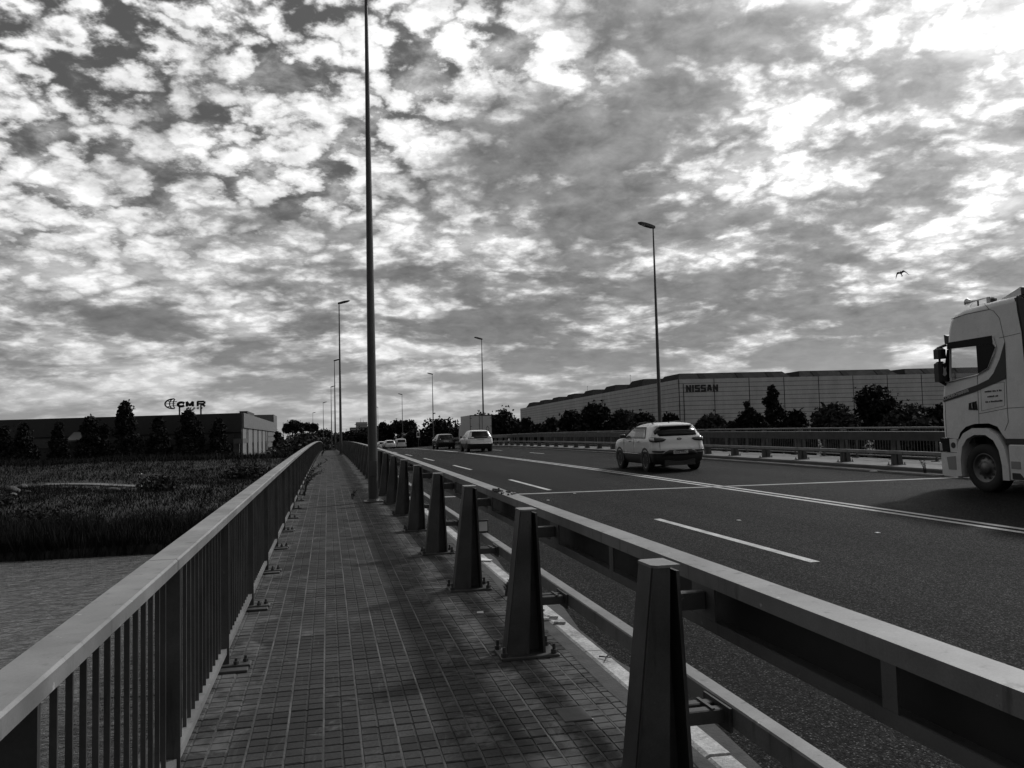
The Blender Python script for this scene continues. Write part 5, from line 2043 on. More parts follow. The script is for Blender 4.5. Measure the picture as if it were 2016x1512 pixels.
TAB_H = [(0.20, 0.76, -1.9, 1.95, .16, .3), (0.34, 0.84, -2.0, 2.05, .18, .35), (0.50, 0.88, -2.06, 2.1, .2, .4), (0.66, 0.895, -2.08, 2.1, .2, .42), (0.85, 0.885, -2.04, 2.0, .2, .42),
         (0.93, 0.87, -2.0, 1.85, .2, .45), (0.98, 0.85, -1.97, 1.2, .2, .35), (1.08, 0.81, -1.9, 0.98, .2, .25), (1.20, 0.76, -1.8, 0.74, .18, .22), (1.32, 0.70, -1.70, 0.5, .16, .2),
         (1.38, 0.66, -1.70, 0.35, .15, .2), (1.42, 0.6, -1.6, 0.15, .18, .2), (1.45, 0.5, -1.35, -0.25, .2, .2), (1.47, 0.3, -1.05, -0.6, .15, .15)]
simple_car('dark_hatchback', 'black hatchback driving ahead of the white suv', 11.1, 79.5, 0, TAB_H, PIL, (0.98, 1.36), 'dark_paint', 0.32, 0.79, (-1.25, 1.3), 0.78,
           [(0.58, 0.86, 0.98), (0.98, 0.87, 0.97)], 'lamp_lens', clad=0.3)
simple_car('white_hatchback', 'small white car farthest left at the crest, beside the railing', 10.15, 139, R(3), TAB_H, PIL, (0.98, 1.36), 'white_paint', 0.32, 0.79, (-1.25, 1.3), 0.78,
           [(0.60, 0.86, 0.98), (0.98, 0.87, 0.97)], 'lamp_lens', clad=0.3)
simple_car('white_hatchback', 'white car half hidden in front of the other at the crest', 9.9, 152, R(4), TAB_H, PIL, (0.98, 1.36), 'white_paint', 0.32, 0.79, (-1.25, 1.3), 0.78,
           [(0.60, 0.86, 0.98), (0.98, 0.87, 0.97)], 'lamp_lens', clad=0.3)
TAB_V = [(0.22, 0.78, -2.0, 2.0, .10, .3), (0.40, 0.86, -2.1, 2.1, .12, .35), (0.6, 0.88, -2.12, 2.15, .12, .4), (0.95, 0.88, -2.1, 2.05, .12, .42), (1.08, 0.87, -2.08, 1.9, .12, .42), (1.14, 0.86, -2.07, 1.3, .12, .3),
         (1.3, 0.83, -2.04, 1.0, .12, .25), (1.62, 0.78, -1.98, 0.6, .12, .2), (1.66, 0.76, -1.98, 0.5, .12, .2), (1.74, 0.70, -1.94, 0.3, .14, .2), (1.79, 0.55, -1.75, 0.0, .14, .2), (1.81, 0.35, -1.4, -0.4, .14, .15)]
simple_car('pale_van', 'small pale van at the crest left of the round sign', 13.25, 151.5, R(3), TAB_V, PIL, (1.14, 1.64), 'pale_paint', 0.32, 0.78, (-1.2, 1.35), 0.95,
           [(0.74, 0.80, 1.10), (0.92, 0.80, 1.10)], 'lamp_lens', clad=0.35)


def box_truck():
    root = empty('box_truck', (14.05, 75.0, zroad(14.05, 75)))
    tag(root, 'white box truck with closed rear doors and diamond mark', 'truck')
    L, w, z0, z1 = 5.4, 1.04, 0.95, 3.08
    mb = MB().bbox(-w, w, 0, L, z0, z1, 0.02)
    mb.build('cargo_box', 'box_white', root)
    for s in (-1, 1):
        d = MB().bbox(min(s * 0.01, s * (w - 0.05)), max(s * 0.01, s * (w - 0.05)), -0.035, -0.004, z0 + 0.06, z1 - 0.10, 0.008).build('rear_door', 'box_white', root)
        MB().tube((s * 0.14, -0.06, z0 + 0.08), (s * 0.14, -0.06, z1 - 0.12), 0.018, 0.018, 8).build('lock_bar', 'dark_steel', d)
        for zz in (1.3, 2.0, 2.75):
            MB().bbox(min(s * (w - 0.17), s * (w + 0.01)), max(s * (w - 0.17), s * (w + 0.01)), -0.055, -0.036, zz, zz + 0.06, 0.004).build('hinge', 'dark_steel', d)
        MB().box(min(s * (w - 0.045), s * (w + 0.004)), max(s * (w - 0.045), s * (w + 0.004)), -0.02, 0.01, z0, z1 + 0.004).build('corner_post', 'dark_steel', root)
    MB().box(-w, w, -0.022, 0.02, z1 - 0.09, z1 + 0.006).build('door_header', 'dark_steel', root)
    mb = MB().prism([(0.62, 1.50), (0.80, 1.78), (0.62, 2.06), (0.44, 1.78)], 'xz', -0.045, -0.036)
    dm = mb.build('diamond_mark', 'ink', root)
    MB().prism([(0.62, 1.58), (0.75, 1.78), (0.62, 1.98), (0.49, 1.78)], 'xz', -0.049, -0.0455).build('diamond_face', 'box_white', dm)
    MB().box(-0.45, 0.45, 0.1, 7.2, 0.62, 0.9).build('chassis', 'black_plastic', root)
    MB().bbox(-w, w, -0.05, 0.05, 0.55, 0.70, 0.01).build('bumper', 'black_plastic', root)
    for s in (-1, 1):
        MB().bbox(s * 0.85 - 0.12, s * 0.85 + 0.12, -0.03, 0.04, 0.72, 0.84, 0.01).build('tail_lamp', 'lamp_lens', root)
    cab = MB().prism([(5.55, 0.6), (7.15, 0.55), (7.2, 1.3), (6.75, 2.2), (5.6, 2.25)], 'yz', -0.98, 0.98)
    cab.build('cab', 'box_white', root)
    wheel_set(root, [(-0.85, 1.3), (0.85, 1.3), (-0.85, 6.3), (0.85, 6.3)], 0.37, 0.26, rim='galvanised')
    plate(root, 0, -0.065, 0.62, '')


box_truck()


# ------------------------------------------------------------------ articulated lorry
def lorry():
    X0 = 14.56
    Y0 = 14.36
    root = empty('lorry_tractor', (X0, Y0, zroad(X0, Y0)))
    root.rotation_euler = (0.009, -FALL, 0)
    tag(root, 'white high-roofed lorry cab with dark swoosh entering from the right', 'lorry')
    HW = 1.25
    # side outline of the cab (y forward, z up), clockwise from lower rear
    prof_front = [(1.12, 1.12), (1.13, 1.6), (1.10, 1.95), (1.06, 2.2), (0.94, 2.75), (0.83, 3.24), (0.78, 3.50), (0.71, 3.68), (0.58, 3.79), (0.30, 3.87), (-0.08, 3.90), (-0.42, 3.92), (-1.05, 3.95)]
    arch_pts = [(0.66, 1.10), (0.58, 1.24), (0.42, 1.36), (0.18, 1.42), (-0.20, 1.43), (-0.42, 1.36), (-0.52, 1.22), (-0.60, 1.12)]
    outline = prof_front + [(-1.10, 3.6), (-1.16, 3.2), (-1.18, 2.5), (-1.12, 1.12)] + list(reversed(arch_pts))
    # openings
    hole = [(0.80, 2.36), (0.74, 3.07), (-0.02, 3.05), (-0.02, 2.47)]
    inner = []
    b = 0.10
    for (y, z) in outline:
        inner.append((y, z))

    def inset(pt, k):
        """pull the front/roof edge in a little where the side panel turns the corner"""
        return pt
    # side panels
    for s in (-1, 1):
        P0 = [Vector((p[0], p[1], 0)) for p in outline]
        # inset the front and roof run by the corner radius
        cen = Vector((-0.2, 2.2, 0))
        for i in range(len(prof_front)):
            p = P0[i]
            a = P0[max(i - 1, 0)]
            c = P0[min(i + 1, len(prof_front) - 1)]
            t = (c - a).normalized()
            nrm = Vector((t.y, -t.x, 0))
            if nrm.dot(p - cen) < 0:
                nrm = -nrm
            P0[i] = p - nrm * 0.13
        P1 = [Vector((p[0], p[1], 0)) for p in hole]
        bm = bmesh.new()
        es = []
        for loop in (P0, P1):
            vv = [bm.verts.new((s * HW, p.x, p.y)) for p in loop]
            es += [bm.edges.new((vv[i], vv[(i + 1) % len(vv)])) for i in range(len(vv))]
        bmesh.ops.triangle_fill(bm, edges=es, use_beauty=True, normal=(s, 0, 0))
        bm.verts.index_update()
        mb = MB()
        mb.add([tuple(v.co) for v in bm.verts], [tuple(v.index for v in f.verts) for f in bm.faces])
        bm.free()
        n0 = len(P0)
        mb.add([(s * HW, p.x, p.y) for p in P1] + [(s * (HW - 0.06), p.x, p.y) for p in P1], [(i, (i + 1) % 4, 4 + (i + 1) % 4, 4 + i) for i in range(4)])
        mb.build('side_panel', 'truck_paint', root)
        edge = P0[:len(prof_front)]
        if s > 0:
            edge_in = edge
        # panes
        g_ = MB()
        g_.add([(s * (HW - 0.03), p.x, p.y) for p in P1], [(0, 1, 2, 3)])
        g_.build('side_window', 'clear_glass', root)
    # front and roof skin, rounded into the sides
    strips, glass = MB(), MB()
    cols = []
    offs = [(-HW, 0.13), (-HW + 0.012, 0.075), (-HW + 0.05, 0.028), (-HW + 0.13, 0.0), (0, -0.03), (HW - 0.13, 0.0), (HW - 0.05, 0.028), (HW - 0.012, 0.075), (HW, 0.13)]
    pr = [Vector((p[0], p[1], 0)) for p in prof_front]
    cen = Vector((-0.2, 2.2, 0))
    rows = []
    for i, p in enumerate(pr):
        a, c = pr[max(i - 1, 0)], pr[min(i + 1, len(pr) - 1)]
        t = (c - a).normalized()
        nrm = Vector((t.y, -t.x, 0))
        if nrm.dot(p - cen) < 0:
            nrm = -nrm
        rows.append([(x, (p - nrm * d).x, (p - nrm * d).y) for x, d in offs])
    for i in range(len(rows) - 1):
        for k in range(len(offs) - 1):
            q = [rows[i][k], rows[i][k + 1], rows[i + 1][k + 1], rows[i + 1][k]]
            (glass if (3 <= i <= 4 and 1 <= k <= 6) else strips).add(q, [(0, 1, 2, 3)])

    def fin(mb, name, m):
        me = mb.mesh(name, m, fix=False)
        bm = bmesh.new()
        bm.from_mesh(me)
        bmesh.ops.remove_doubles(bm, verts=bm.verts, dist=0.0005)
        bmesh.ops.recalc_face_normals(bm, faces=bm.faces)
        bm.to_mesh(me)
        bm.free()
        o = link(bpy.data.objects.new(name, me), root)
        auto_smooth(me, 40)
        return o
    fin(strips, 'front_and_roof', 'truck_paint')
    fin(glass, 'windscreen', 'clear_glass')
    # back wall and floor of the cab, dash, seats
    MB().box(-HW + 0.01, HW - 0.01, -1.10, -1.04, 1.14, 3.9).build('rear_wall', 'black_plastic', root)
    MB().box(-HW + 0.02, HW - 0.02, -1.03, 1.0, 1.45, 1.55).build('cab_floor', 'black_plastic', root)
    MB().bbox(-1.2, 1.2, 0.55, 1.0, 1.56, 2.28, 0.05).build('dashboard', 'black_plastic', root)
    MB().box(-1.2, 1.2, -1.0, 0.30, 3.12, 3.16).build('headliner', 'black_plastic', root)
    sw = MB()
    for i in range(20):
        a, c = 2 * math.pi * i / 20, 2 * math.pi * (i + 1) / 20
        f_ = lambda t: (-0.62 + 0.23 * math.cos(t), 0.42 + 0.10 * math.sin(t), 2.18 + 0.20 * math.sin(t))
        sw.tube(f_(a), f_(c), 0.018, 0.018, 6, caps=False)
    sw.build('steering_wheel', 'black_plastic', root)
    for x in (-0.62, 0.62):
        st = MB().bbox(x - 0.26, x + 0.26, -0.45, 0.05, 1.60, 1.95, 0.05)
        st.bbox(x - 0.25, x + 0.25, -0.62, -0.46, 1.85, 2.55, 0.05)
        st.build('seat', 'cloth_dark', root)
    # left side: dark surround of the window, silver trim, swoosh, joints
    xs_ = -HW

    def side(poly, name, m, d0=0.003, d1=0.012, parent=root):
        return MB().prism(poly, 'yz', xs_ - d1, xs_ - d0 + 0.02).build(name, m, parent)
    # frame around the pane as four dark bars
    side([(0.80, 3.06), (0.78, 3.20), (-0.44, 3.22), (-0.44, 3.052), (0.0, 3.052)], 'window_frame', 'dark_trim')
    side([(-0.022, 3.05), (-0.44, 3.05), (-0.50, 2.98), (-0.27, 2.57), (-0.022, 2.475)], 'window_frame', 'dark_trim')
    side([(0.80, 2.355), (0.745, 3.05), (0.80, 3.05), (0.88, 2.75), (0.98, 2.35)], 'window_frame', 'dark_trim')
    tr = MB()
    pts = [(-0.47, 3.20), (-0.535, 2.98), (-0.46, 2.80), (-0.30, 2.55), (-0.02, 2.445), (0.80, 2.33)]
    for a, c in zip(pts[:-1], pts[1:]):
        tr.tube((xs_ - 0.012, a[0], a[1]), (xs_ - 0.012, c[0], c[1]), 0.013, 0.013, 6)
    tr.build('window_trim', 'chrome', root)
    side([(1.0, 1.905), (0.12, 2.085), (-0.30, 2.205), (-0.73, 2.325), (-0.755, 3.06), (-0.60, 2.72), (-0.42, 2.45), (-0.29, 2.335), (0.02, 2.235), (1.0, 2.02)], 'swoosh', 'truck_stripe')
    ang_ = math.atan2(2.17 - 1.96, -(0.12 - 0.98))
    for txt, size, yy, zz, sh, xs2 in (('CORDERO', 0.105, 0.985, 1.945, 0.0, 1.0), ('TRANSPORTES', 0.085, 0.575, 2.035, 0.0, 0.72)):
        me = text_mesh(txt, size, 0.004, 'letter_white', bold=0.001, xs=xs2 * 0.82)
        o = bpy.data.objects.new('lettering', me)
        o.matrix_world = Matrix.Translation((xs_ - 0.018, yy, zz)) @ Matrix(((0, 0, -1, 0), (-1, 0, 0, 0), (0, 1, 0, 0), (0, 0, 0, 1))) @ Matrix.Rotation(ang_ * 0.92, 4, 'Z')
        col.objects.link(o)
        mwx = o.matrix_world.copy()
        o.parent = root
        o.matrix_local = mwx
    for i, t in enumerate(('MIGUEL CORDERO GARCIA'[:0] or '---- ----- -----', '--- --- ---', '--- --- --- --- ---')):
        pl = MB()
        y = -0.16 - (0.06 if i == 1 else 0.0)
        rr = random.Random(i + 3)
        while y > -0.58 + (0.1 if i == 1 else 0):
            w_ = rr.uniform(0.018, 0.03)
            zz = 2.06 - 0.105 * i + 0.035 * (-y)
            pl.box(xs_ - 0.006, xs_ - 0.002, y - w_, y, zz, zz + 0.034 * rr.uniform(.7, 1))
            y -= w_ + (0.008 if rr.random() < .8 else 0.03)
        o = pl.build('small_print', 'ink', root)
        o['kind'] = 'stuff'

    def joint(pts, w=0.010):
        mb = MB()
        for a, c in zip(pts[:-1], pts[1:]):
            mb.tube((xs_ - 0.001, a[0], a[1]), (xs_ - 0.001, c[0], c[1]), w / 2, w / 2, 5)
        mb.build('panel_joint', 'black_plastic', root)
    joint([(0.01, 2.44), (0.03, 1.9), (0.05, 1.42)])
    joint([(0.97, 1.92), (0.99, 1.14)])
    joint([(0.04, 1.63), (-0.72, 1.73), (-1.15, 1.74)])
    joint([(-0.72, 2.32), (-0.70, 1.73), (-0.70, 1.45), (-0.60, 1.28)])
    joint([(-0.75, 3.06), (-0.66, 3.55), (-0.52, 3.72), (-0.42, 3.76), (-0.30, 3.90)])
    joint([(-0.62, 3.15), (-1.14, 3.19)])
    joint([(0.62, 3.70), (0.2, 3.75), (-0.42, 3.76)], 0.014)
    joint([(-0.06, 2.20), (-0.67, 2.26), (-0.64, 1.78), (-0.04, 1.69), (-0.06, 2.20)], 0.007)
    h_ = side([(0.30, 1.72), (0.28, 1.86), (0.08, 1.90), (0.06, 1.71)], 'door_handle', 'black_gloss')
    MB().bbox(xs_ - 0.035, xs_ - 0.014, 0.165, 0.185, 1.75, 1.86, 0.004).build('handle_bar', 'chrome', h_)
    # wheel arch moulding
    for s in (-1, 1):
        mb = MB()
        out_ = [(0.70, 0.30), (0.70, 0.72), (0.64, 1.02), (0.48, 1.22), (0.22, 1.33), (-0.16, 1.33), (-0.42, 1.20), (-0.58, 0.95), (-0.66, 0.60), (-0.66, 0.28)]
        inn_ = [(0.59, 0.30), (0.59, 0.68), (0.53, 0.93), (0.39, 1.10), (0.18, 1.19), (-0.12, 1.19), (-0.32, 1.08), (-0.44, 0.88), (-0.50, 0.58), (-0.50, 0.28)]
        n = len(out_)
        vs, fs = [], []
        for (o_, i_) in zip(out_, inn_):
            vs += [(s * (HW + 0.03), o_[0], o_[1]), (s * (HW + 0.03), i_[0], i_[1]), (s * (HW - 0.5), i_[0], i_[1]), (s * (HW - 0.1), o_[0], o_[1])]
        for k in range(n - 1):
            for i in range(4):
                j = (i + 1) % 4
                fs.append((4 * k + i, 4 * k + j, 4 * k + 4 + j, 4 * k + 4 + i))
        fs += [(0, 1, 2, 3), tuple(4 * (n - 1) + i for i in range(4))]
        mb.add(vs, fs)
        mb.build('wheel_arch', 'truck_paint', root, angle=40)
        # bumper corner, head lamp, step panel, side skirt
        bp = MB().prism([(1.16, 0.30), (1.17, 0.72), (1.16, 0.80), (0.705, 0.80), (0.705, 0.26)], 'yz', s * (HW + 0.015), s * (HW - 0.5))
        bp.build('bumper', 'truck_paint', root)
        side_ = [(0.96, 0.43), (1.0, 0.70), (0.74, 0.73), (0.74, 0.43)]
        MB().prism(side_, 'yz', s * (HW + 0.022), s * (HW + 0.014)).build('bumper_inset', 'truck_shade', root)
        MB().prism([(1.15, 0.81), (1.17, 1.115), (0.92, 1.115), (0.90, 0.81)], 'yz', s * (HW + 0.018), s * (HW - 0.5)).build('head_lamp', 'black_gloss', root)
        MB().prism([(1.185, 0.84), (1.195, 1.02), (1.12, 1.0), (1.11, 0.84)], 'yz', s * (HW + 0.02), s * (HW - 0.3)).build('lamp_lens', 'lamp_clear', root)
        MB().prism([(0.895, 0.81), (0.915, 1.10), (0.70, 1.10), (0.70, 0.81)], 'yz', s * (HW + 0.006), s * (HW - 0.3)).build('step_panel', 'truck_paint', root)
        MB().tube((s * (HW + 0.012), 0.80, 0.96), (s * (HW - 0.05), 0.80, 0.96), 0.065, 0.065, 16).build('step_hole', 'black_plastic', root)
        MB().bbox(min(s * (HW + 0.02), s * (HW - 0.2)), max(s * (HW + 0.02), s * (HW - 0.2)), -4.2, -0.67, 0.30, 1.00, 0.02).build('side_skirt', 'truck_paint', root)
        MB().bbox(min(s * (HW + 0.028), s * HW), max(s * (HW + 0.028), s * HW), -0.95, -0.72, 0.52, 0.67, 0.005).build('skirt_hatch', 'truck_shade', root)
        MB().prism([(-0.74, 0.31), (-0.74, 0.44), (-0.92, 0.44), (-1.02, 0.34), (-1.02, 0.31)], 'yz', s * (HW + 0.03), s * HW).build('step_well', 'black_plastic', root)
        MB().box(min(s * HW, s * (HW - 0.4)), max(s * HW, s * (HW - 0.4)), -1.3, -0.60, 1.0, 1.115).build('chassis_gap', 'black_plastic', root)
        # air deflector beside the trailer gap
        MB().prism([(-1.12, 3.93), (-1.20, 3.2), (-1.22, 2.4), (-1.16, 1.15), (-1.55, 1.15), (-1.55, 3.7)], 'yz', s * HW, s * (HW - 0.03)).build('side_deflector', 'black_plastic', root)
    MB().bbox(-HW + 0.02, HW - 0.02, 0.90, 1.19, 0.28, 0.80, 0.03).build('front_bumper', 'truck_paint', root)
    MB().bbox(-HW + 0.3, HW - 0.3, 1.0, 1.18, 0.82, 2.0, 0.03).build('grille', 'black_gloss', root)
    # roof spoiler, sun visor, horn, marker lamp
    mb = MB().prism([(-0.49, 3.925), (-1.05, 4.12), (-1.12, 4.10), (-1.05, 3.955)], 'yz', -1.08, 1.08)
    mb.build('roof_deflector', 'truck_paint', root)
    MB().bbox(-1.1, 1.1, -1.3, -1.06, 3.96, 4.10, 0.01).build('deflector_edge', 'black_plastic', root)
    MB().prism([(0.86, 3.16), (0.98, 3.20), (0.99, 3.40), (0.88, 3.36)], 'yz', -1.15, 1.15).build('sun_visor', 'truck_stripe', root)
    hn = MB()
    hx = -0.95
    zt0 = 3.93
    hn_prof = [(0.0, 0.10), (0.06, 0.062), (0.14, 0.034), (0.26, 0.022), (0.55, 0.016)]
    n = 16
    vs, fs = [], []
    for (u, r_) in hn_prof:
        for i in range(n):
            a = 2 * math.pi * i / n
            vs.append((hx + r_ * math.cos(a), 0.46 - u, zt0 + 0.10 + 0.05 * u + r_ * math.sin(a)))
    for l in range(len(hn_prof) - 1):
        for i in range(n):
            fs.append((l * n + i, l * n + (i + 1) % n, (l + 1) * n + (i + 1) % n, (l + 1) * n + i))
    hn.add(vs, fs)
    hn.build('air_horn', 'chrome', root, smooth=True)
    MB().tube((hx, 0.18, zt0 - 0.05), (hx, 0.18, zt0 + 0.10), 0.02, 0.02, 6).build('horn_bracket', 'black_plastic', root)
    MB().bbox(hx - 0.06, hx + 0.06, -0.20, -0.10, 3.90, 4.06, 0.01).build('marker_lamp', 'lamp_clear', root)
    MB().bbox(hx - 0.05, hx + 0.05, -0.29, -0.205, 3.92, 4.03, 0.02).build('marker_base', 'black_plastic', root)
    # mirrors on the left
    for s in (-1, 1):
        fy = 0.0 if s < 0 else 0.34
        m1 = MB().bbox(s * 1.34 - 0.10, s * 1.34 + 0.10, 0.82 + fy, 1.04 + fy, 2.86, 3.10, 0.04).build('mirror', 'black_plastic', root)
        m2 = MB().bbox(s * 1.34 - 0.11, s * 1.34 + 0.11, 0.82 + fy, 1.05 + fy, 2.36, 2.80, 0.05).build('mirror', 'black_plastic', root)
        MB().tube((s * 1.36, 0.92 + fy, 2.78), (s * 1.36, 0.92 + fy, 2.88), 0.025, 0.025, 6).build('mirror_link', 'black_plastic', m1)
        ar = MB()
        ar.tube((s * 1.40, 0.92 + fy, 3.09), (s * 1.22, 0.86, 3.16), 0.03, 0.03, 8)
        ar.tube((s * 1.40, 0.92 + fy, 2.38), (s * 1.22, 0.92, 2.28), 0.035, 0.035, 8)
        ar.build('mirror_arm', 'black_plastic', root)
    MB().prism([(-1.39, 2.50), (-1.34, 2.47), (-1.29, 2.52), (-1.305, 2.60), (-1.29, 2.68), (-1.33, 2.63), (-1.37, 2.68), (-1.37, 2.58)], 'xz', 0.812, 0.818).build('mirror_sticker', 'litter', root)
    # wheels: steel rims with round holes and hub
    for s in (-1, 1):
        for (y, dual) in ((0.0, False), (-3.7, True)):
            wh = empty('wheel', (s * 1.08, y, 0.50), parent=root)
            t = MB()
            w_ = 0.32
            r_ = 0.50
            ri = 0.30
            t.lathe_x([(-w_ / 2 * s, ri), (-w_ / 2 * s, r_ * .95), (-w_ * .4 * s, r_), (w_ * .4 * s, r_), (w_ / 2 * s, r_ * .95), (w_ / 2 * s, ri * 1.05), (w_ * .42 * s, ri)], 36)
            t.build('tyre', 'rubber', wh, smooth=True)
            d = MB()
            d.lathe_x([(w_ * .47 * s, ri * 1.03), (w_ * .49 * s, ri * 0.99), (w_ * .42 * s, ri * 0.90), (w_ * .28 * s, ri * 0.80), (w_ * .34 * s, ri * 0.62), (w_ * .36 * s, ri * 0.42), (w_ * .42 * s, ri * 0.40), (w_ * .46 * s, ri * 0.36), (w_ * .47 * s, 0.001)], 36)
            ro = d.build('rim', 'rim_alloy', wh, smooth=True)
            for k in range(10):
                a = 2 * math.pi * k / 10
                MB().tube((w_ * .30 * s, math.cos(a) * ri * .70, math.sin(a) * ri * .70), (w_ * .345 * s, math.cos(a) * ri * .70, math.sin(a) * ri * .70), 0.028, 0.028, 12).build('hand_hole', 'black_plastic', ro)
    MB().box(-0.45, 0.45, -5.2, 0.9, 0.55, 0.95).build('chassis', 'black_plastic', root)
    MB().box(-1.15, 1.15, 0.3, 0.88, 1.0, 1.44).build('engine_cover', 'black_plastic', root)
    MB().box(-1.0, 1.0, -0.6, 0.9, 0.35, 0.60).build('front_axle', 'black_plastic', root)
    for s in (-1, 1):
        MB().box(s * 0.83 - 0.06, s * 0.83 + 0.06, -0.66, 0.70, 0.35, 1.42).build('wheel_housing', 'rubber', root)
    return root


lor = lorry()


def trailer():
    X0, Y0 = 14.56, 14.36
    root = empty('semi_trailer', (X0, Y0 - 2.0, zroad(X0, Y0 - 2)))
    tag(root, 'dark front end of the trailer behind the lorry cab', 'trailer')
    MB().bbox(-1.25, 1.25, -13.4, 0.0, 1.15, 4.0, 0.03).build('body', 'truck_stripe', root)
    MB().box(-0.5, 0.5, -13.0, 0.0, 0.85, 1.14).build('chassis', 'black_plastic', root)
    MB().box(-1.0, 1.0, 0.002, 0.25, 2.6, 3.5).build('cooling_unit', 'black_plastic', root)
    for s in (-1, 1):
        MB().bbox(s * 1.15 - 0.04, s * 1.15 + 0.04, -8.0, -3.0, 0.45, 1.0, 0.01).build('side_guard', 'dark_steel', root)
    wheel_set(root, [(s * 1.05, y) for s in (-1, 1) for y in (-9.0, -10.3, -11.6)], 0.5, 0.35, rim='galvanised')


trailer()


# ------------------------------------------------------------------ people
def skin_figure(name, joints, bones, parent=None, m='cloth_dark', sub=2):
    """one continuous body grown with a Skin modifier; joints: name -> (pos, radius)"""
    keys = list(joints)
    me = bpy.data.meshes.new(name)
    me.from_pydata([joints[k][0] for k in keys], [(keys.index(a), keys.index(b)) for a, b in bones], [])
    o = bpy.data.objects.new(name, me)
    link(o, parent)
    md = o.modifiers.new('skin', 'SKIN')
    for i, k in enumerate(keys):
        r_ = joints[k][1]
        r_ = (r_, r_) if not isinstance(r_, tuple) else r_
        me.skin_vertices[0].data[i].radius = r_
    me.skin_vertices[0].data[0].use_root = True
    sd = o.modifiers.new('sub', 'SUBSURF')
    sd.levels = sub
    sd.render_levels = sub
    dg = bpy.context.evaluated_depsgraph_get()
    fm = bpy.data.meshes.new_from_object(o.evaluated_get(dg))
    o.modifiers.clear()
    o.data = fm
    fm.materials.clear()
    fm.materials.append(MATS[m])
    fm.shade_smooth()
    return o


def ball(parent, name, c, r_, m, sc=(1, 1, 1)):
    bm = bmesh.new()
    bmesh.ops.create_uvsphere(bm, u_segments=16, v_segments=12, radius=1)
    for v in bm.verts:
        v.co = Vector((c[0] + v.co.x * r_ * sc[0], c[1] + v.co.y * r_ * sc[1], c[2] + v.co.z * r_ * sc[2]))
    me = bpy.data.meshes.new(name)
    bm.to_mesh(me)
    bm.free()
    me.materials.append(MATS[m])
    me.shade_smooth()
    return link(bpy.data.objects.new(name, me), parent)


# driver at the lorry's wheel (left-hand drive), hands on the wheel
drv = empty('person', (14.56 - 0.62, 14.36, zroad(14.56, 14.41) + 1.95))
tag(drv, 'driver in dark clothes at the wheel of the lorry', 'person')
J = {'pelvis': ((0, -0.20, 0.10), .15), 'spine': ((0, -0.26, 0.35), (.15, .12)), 'chest': ((0, -0.26, 0.55), (.17, .12)), 'neck': ((0, -0.22, 0.66), .06), 'head': ((0, -0.18, 0.76), .085), 'crown': ((0, -0.19, 0.85), .075),
     'sl': ((-.19, -.25, .55), .07), 'el': ((-.26, -.02, .32), .05), 'hl': ((-.20, .28, .30), .04), 'sr': ((.19, -.25, .55), .07), 'er': ((.26, -.02, .32), .05), 'hr': ((.20, .28, .30), .04),
     'kl': ((-.14, .22, .10), .08), 'fl': ((-.14, .30, -.25), .05), 'kr': ((.14, .22, .10), .08), 'fr': ((.14, .30, -.25), .05)}
B = [('pelvis', 'spine'), ('spine', 'chest'), ('chest', 'neck'), ('neck', 'head'), ('head', 'crown'), ('chest', 'sl'), ('sl', 'el'), ('el', 'hl'), ('chest', 'sr'), ('sr', 'er'), ('er', 'hr'), ('pelvis', 'kl'), ('kl', 'fl'), ('pelvis', 'kr'), ('kr', 'fr')]
skin_figure('body', J, B, drv)
ball(drv, 'face', (0, -0.13, 0.775), 0.075, 'skin', (.85, .7, 1.15))
ball(drv, 'nose', (0, -0.072, 0.765), 0.018, 'skin')
ball(drv, 'hair', (0, -0.20, 0.83), 0.098, 'cloth_dark', (.9, 1, .85))
for s in (-1, 1):
    ball(drv, 'eye', (s * 0.03, -0.075, 0.79), 0.011, 'black_gloss')


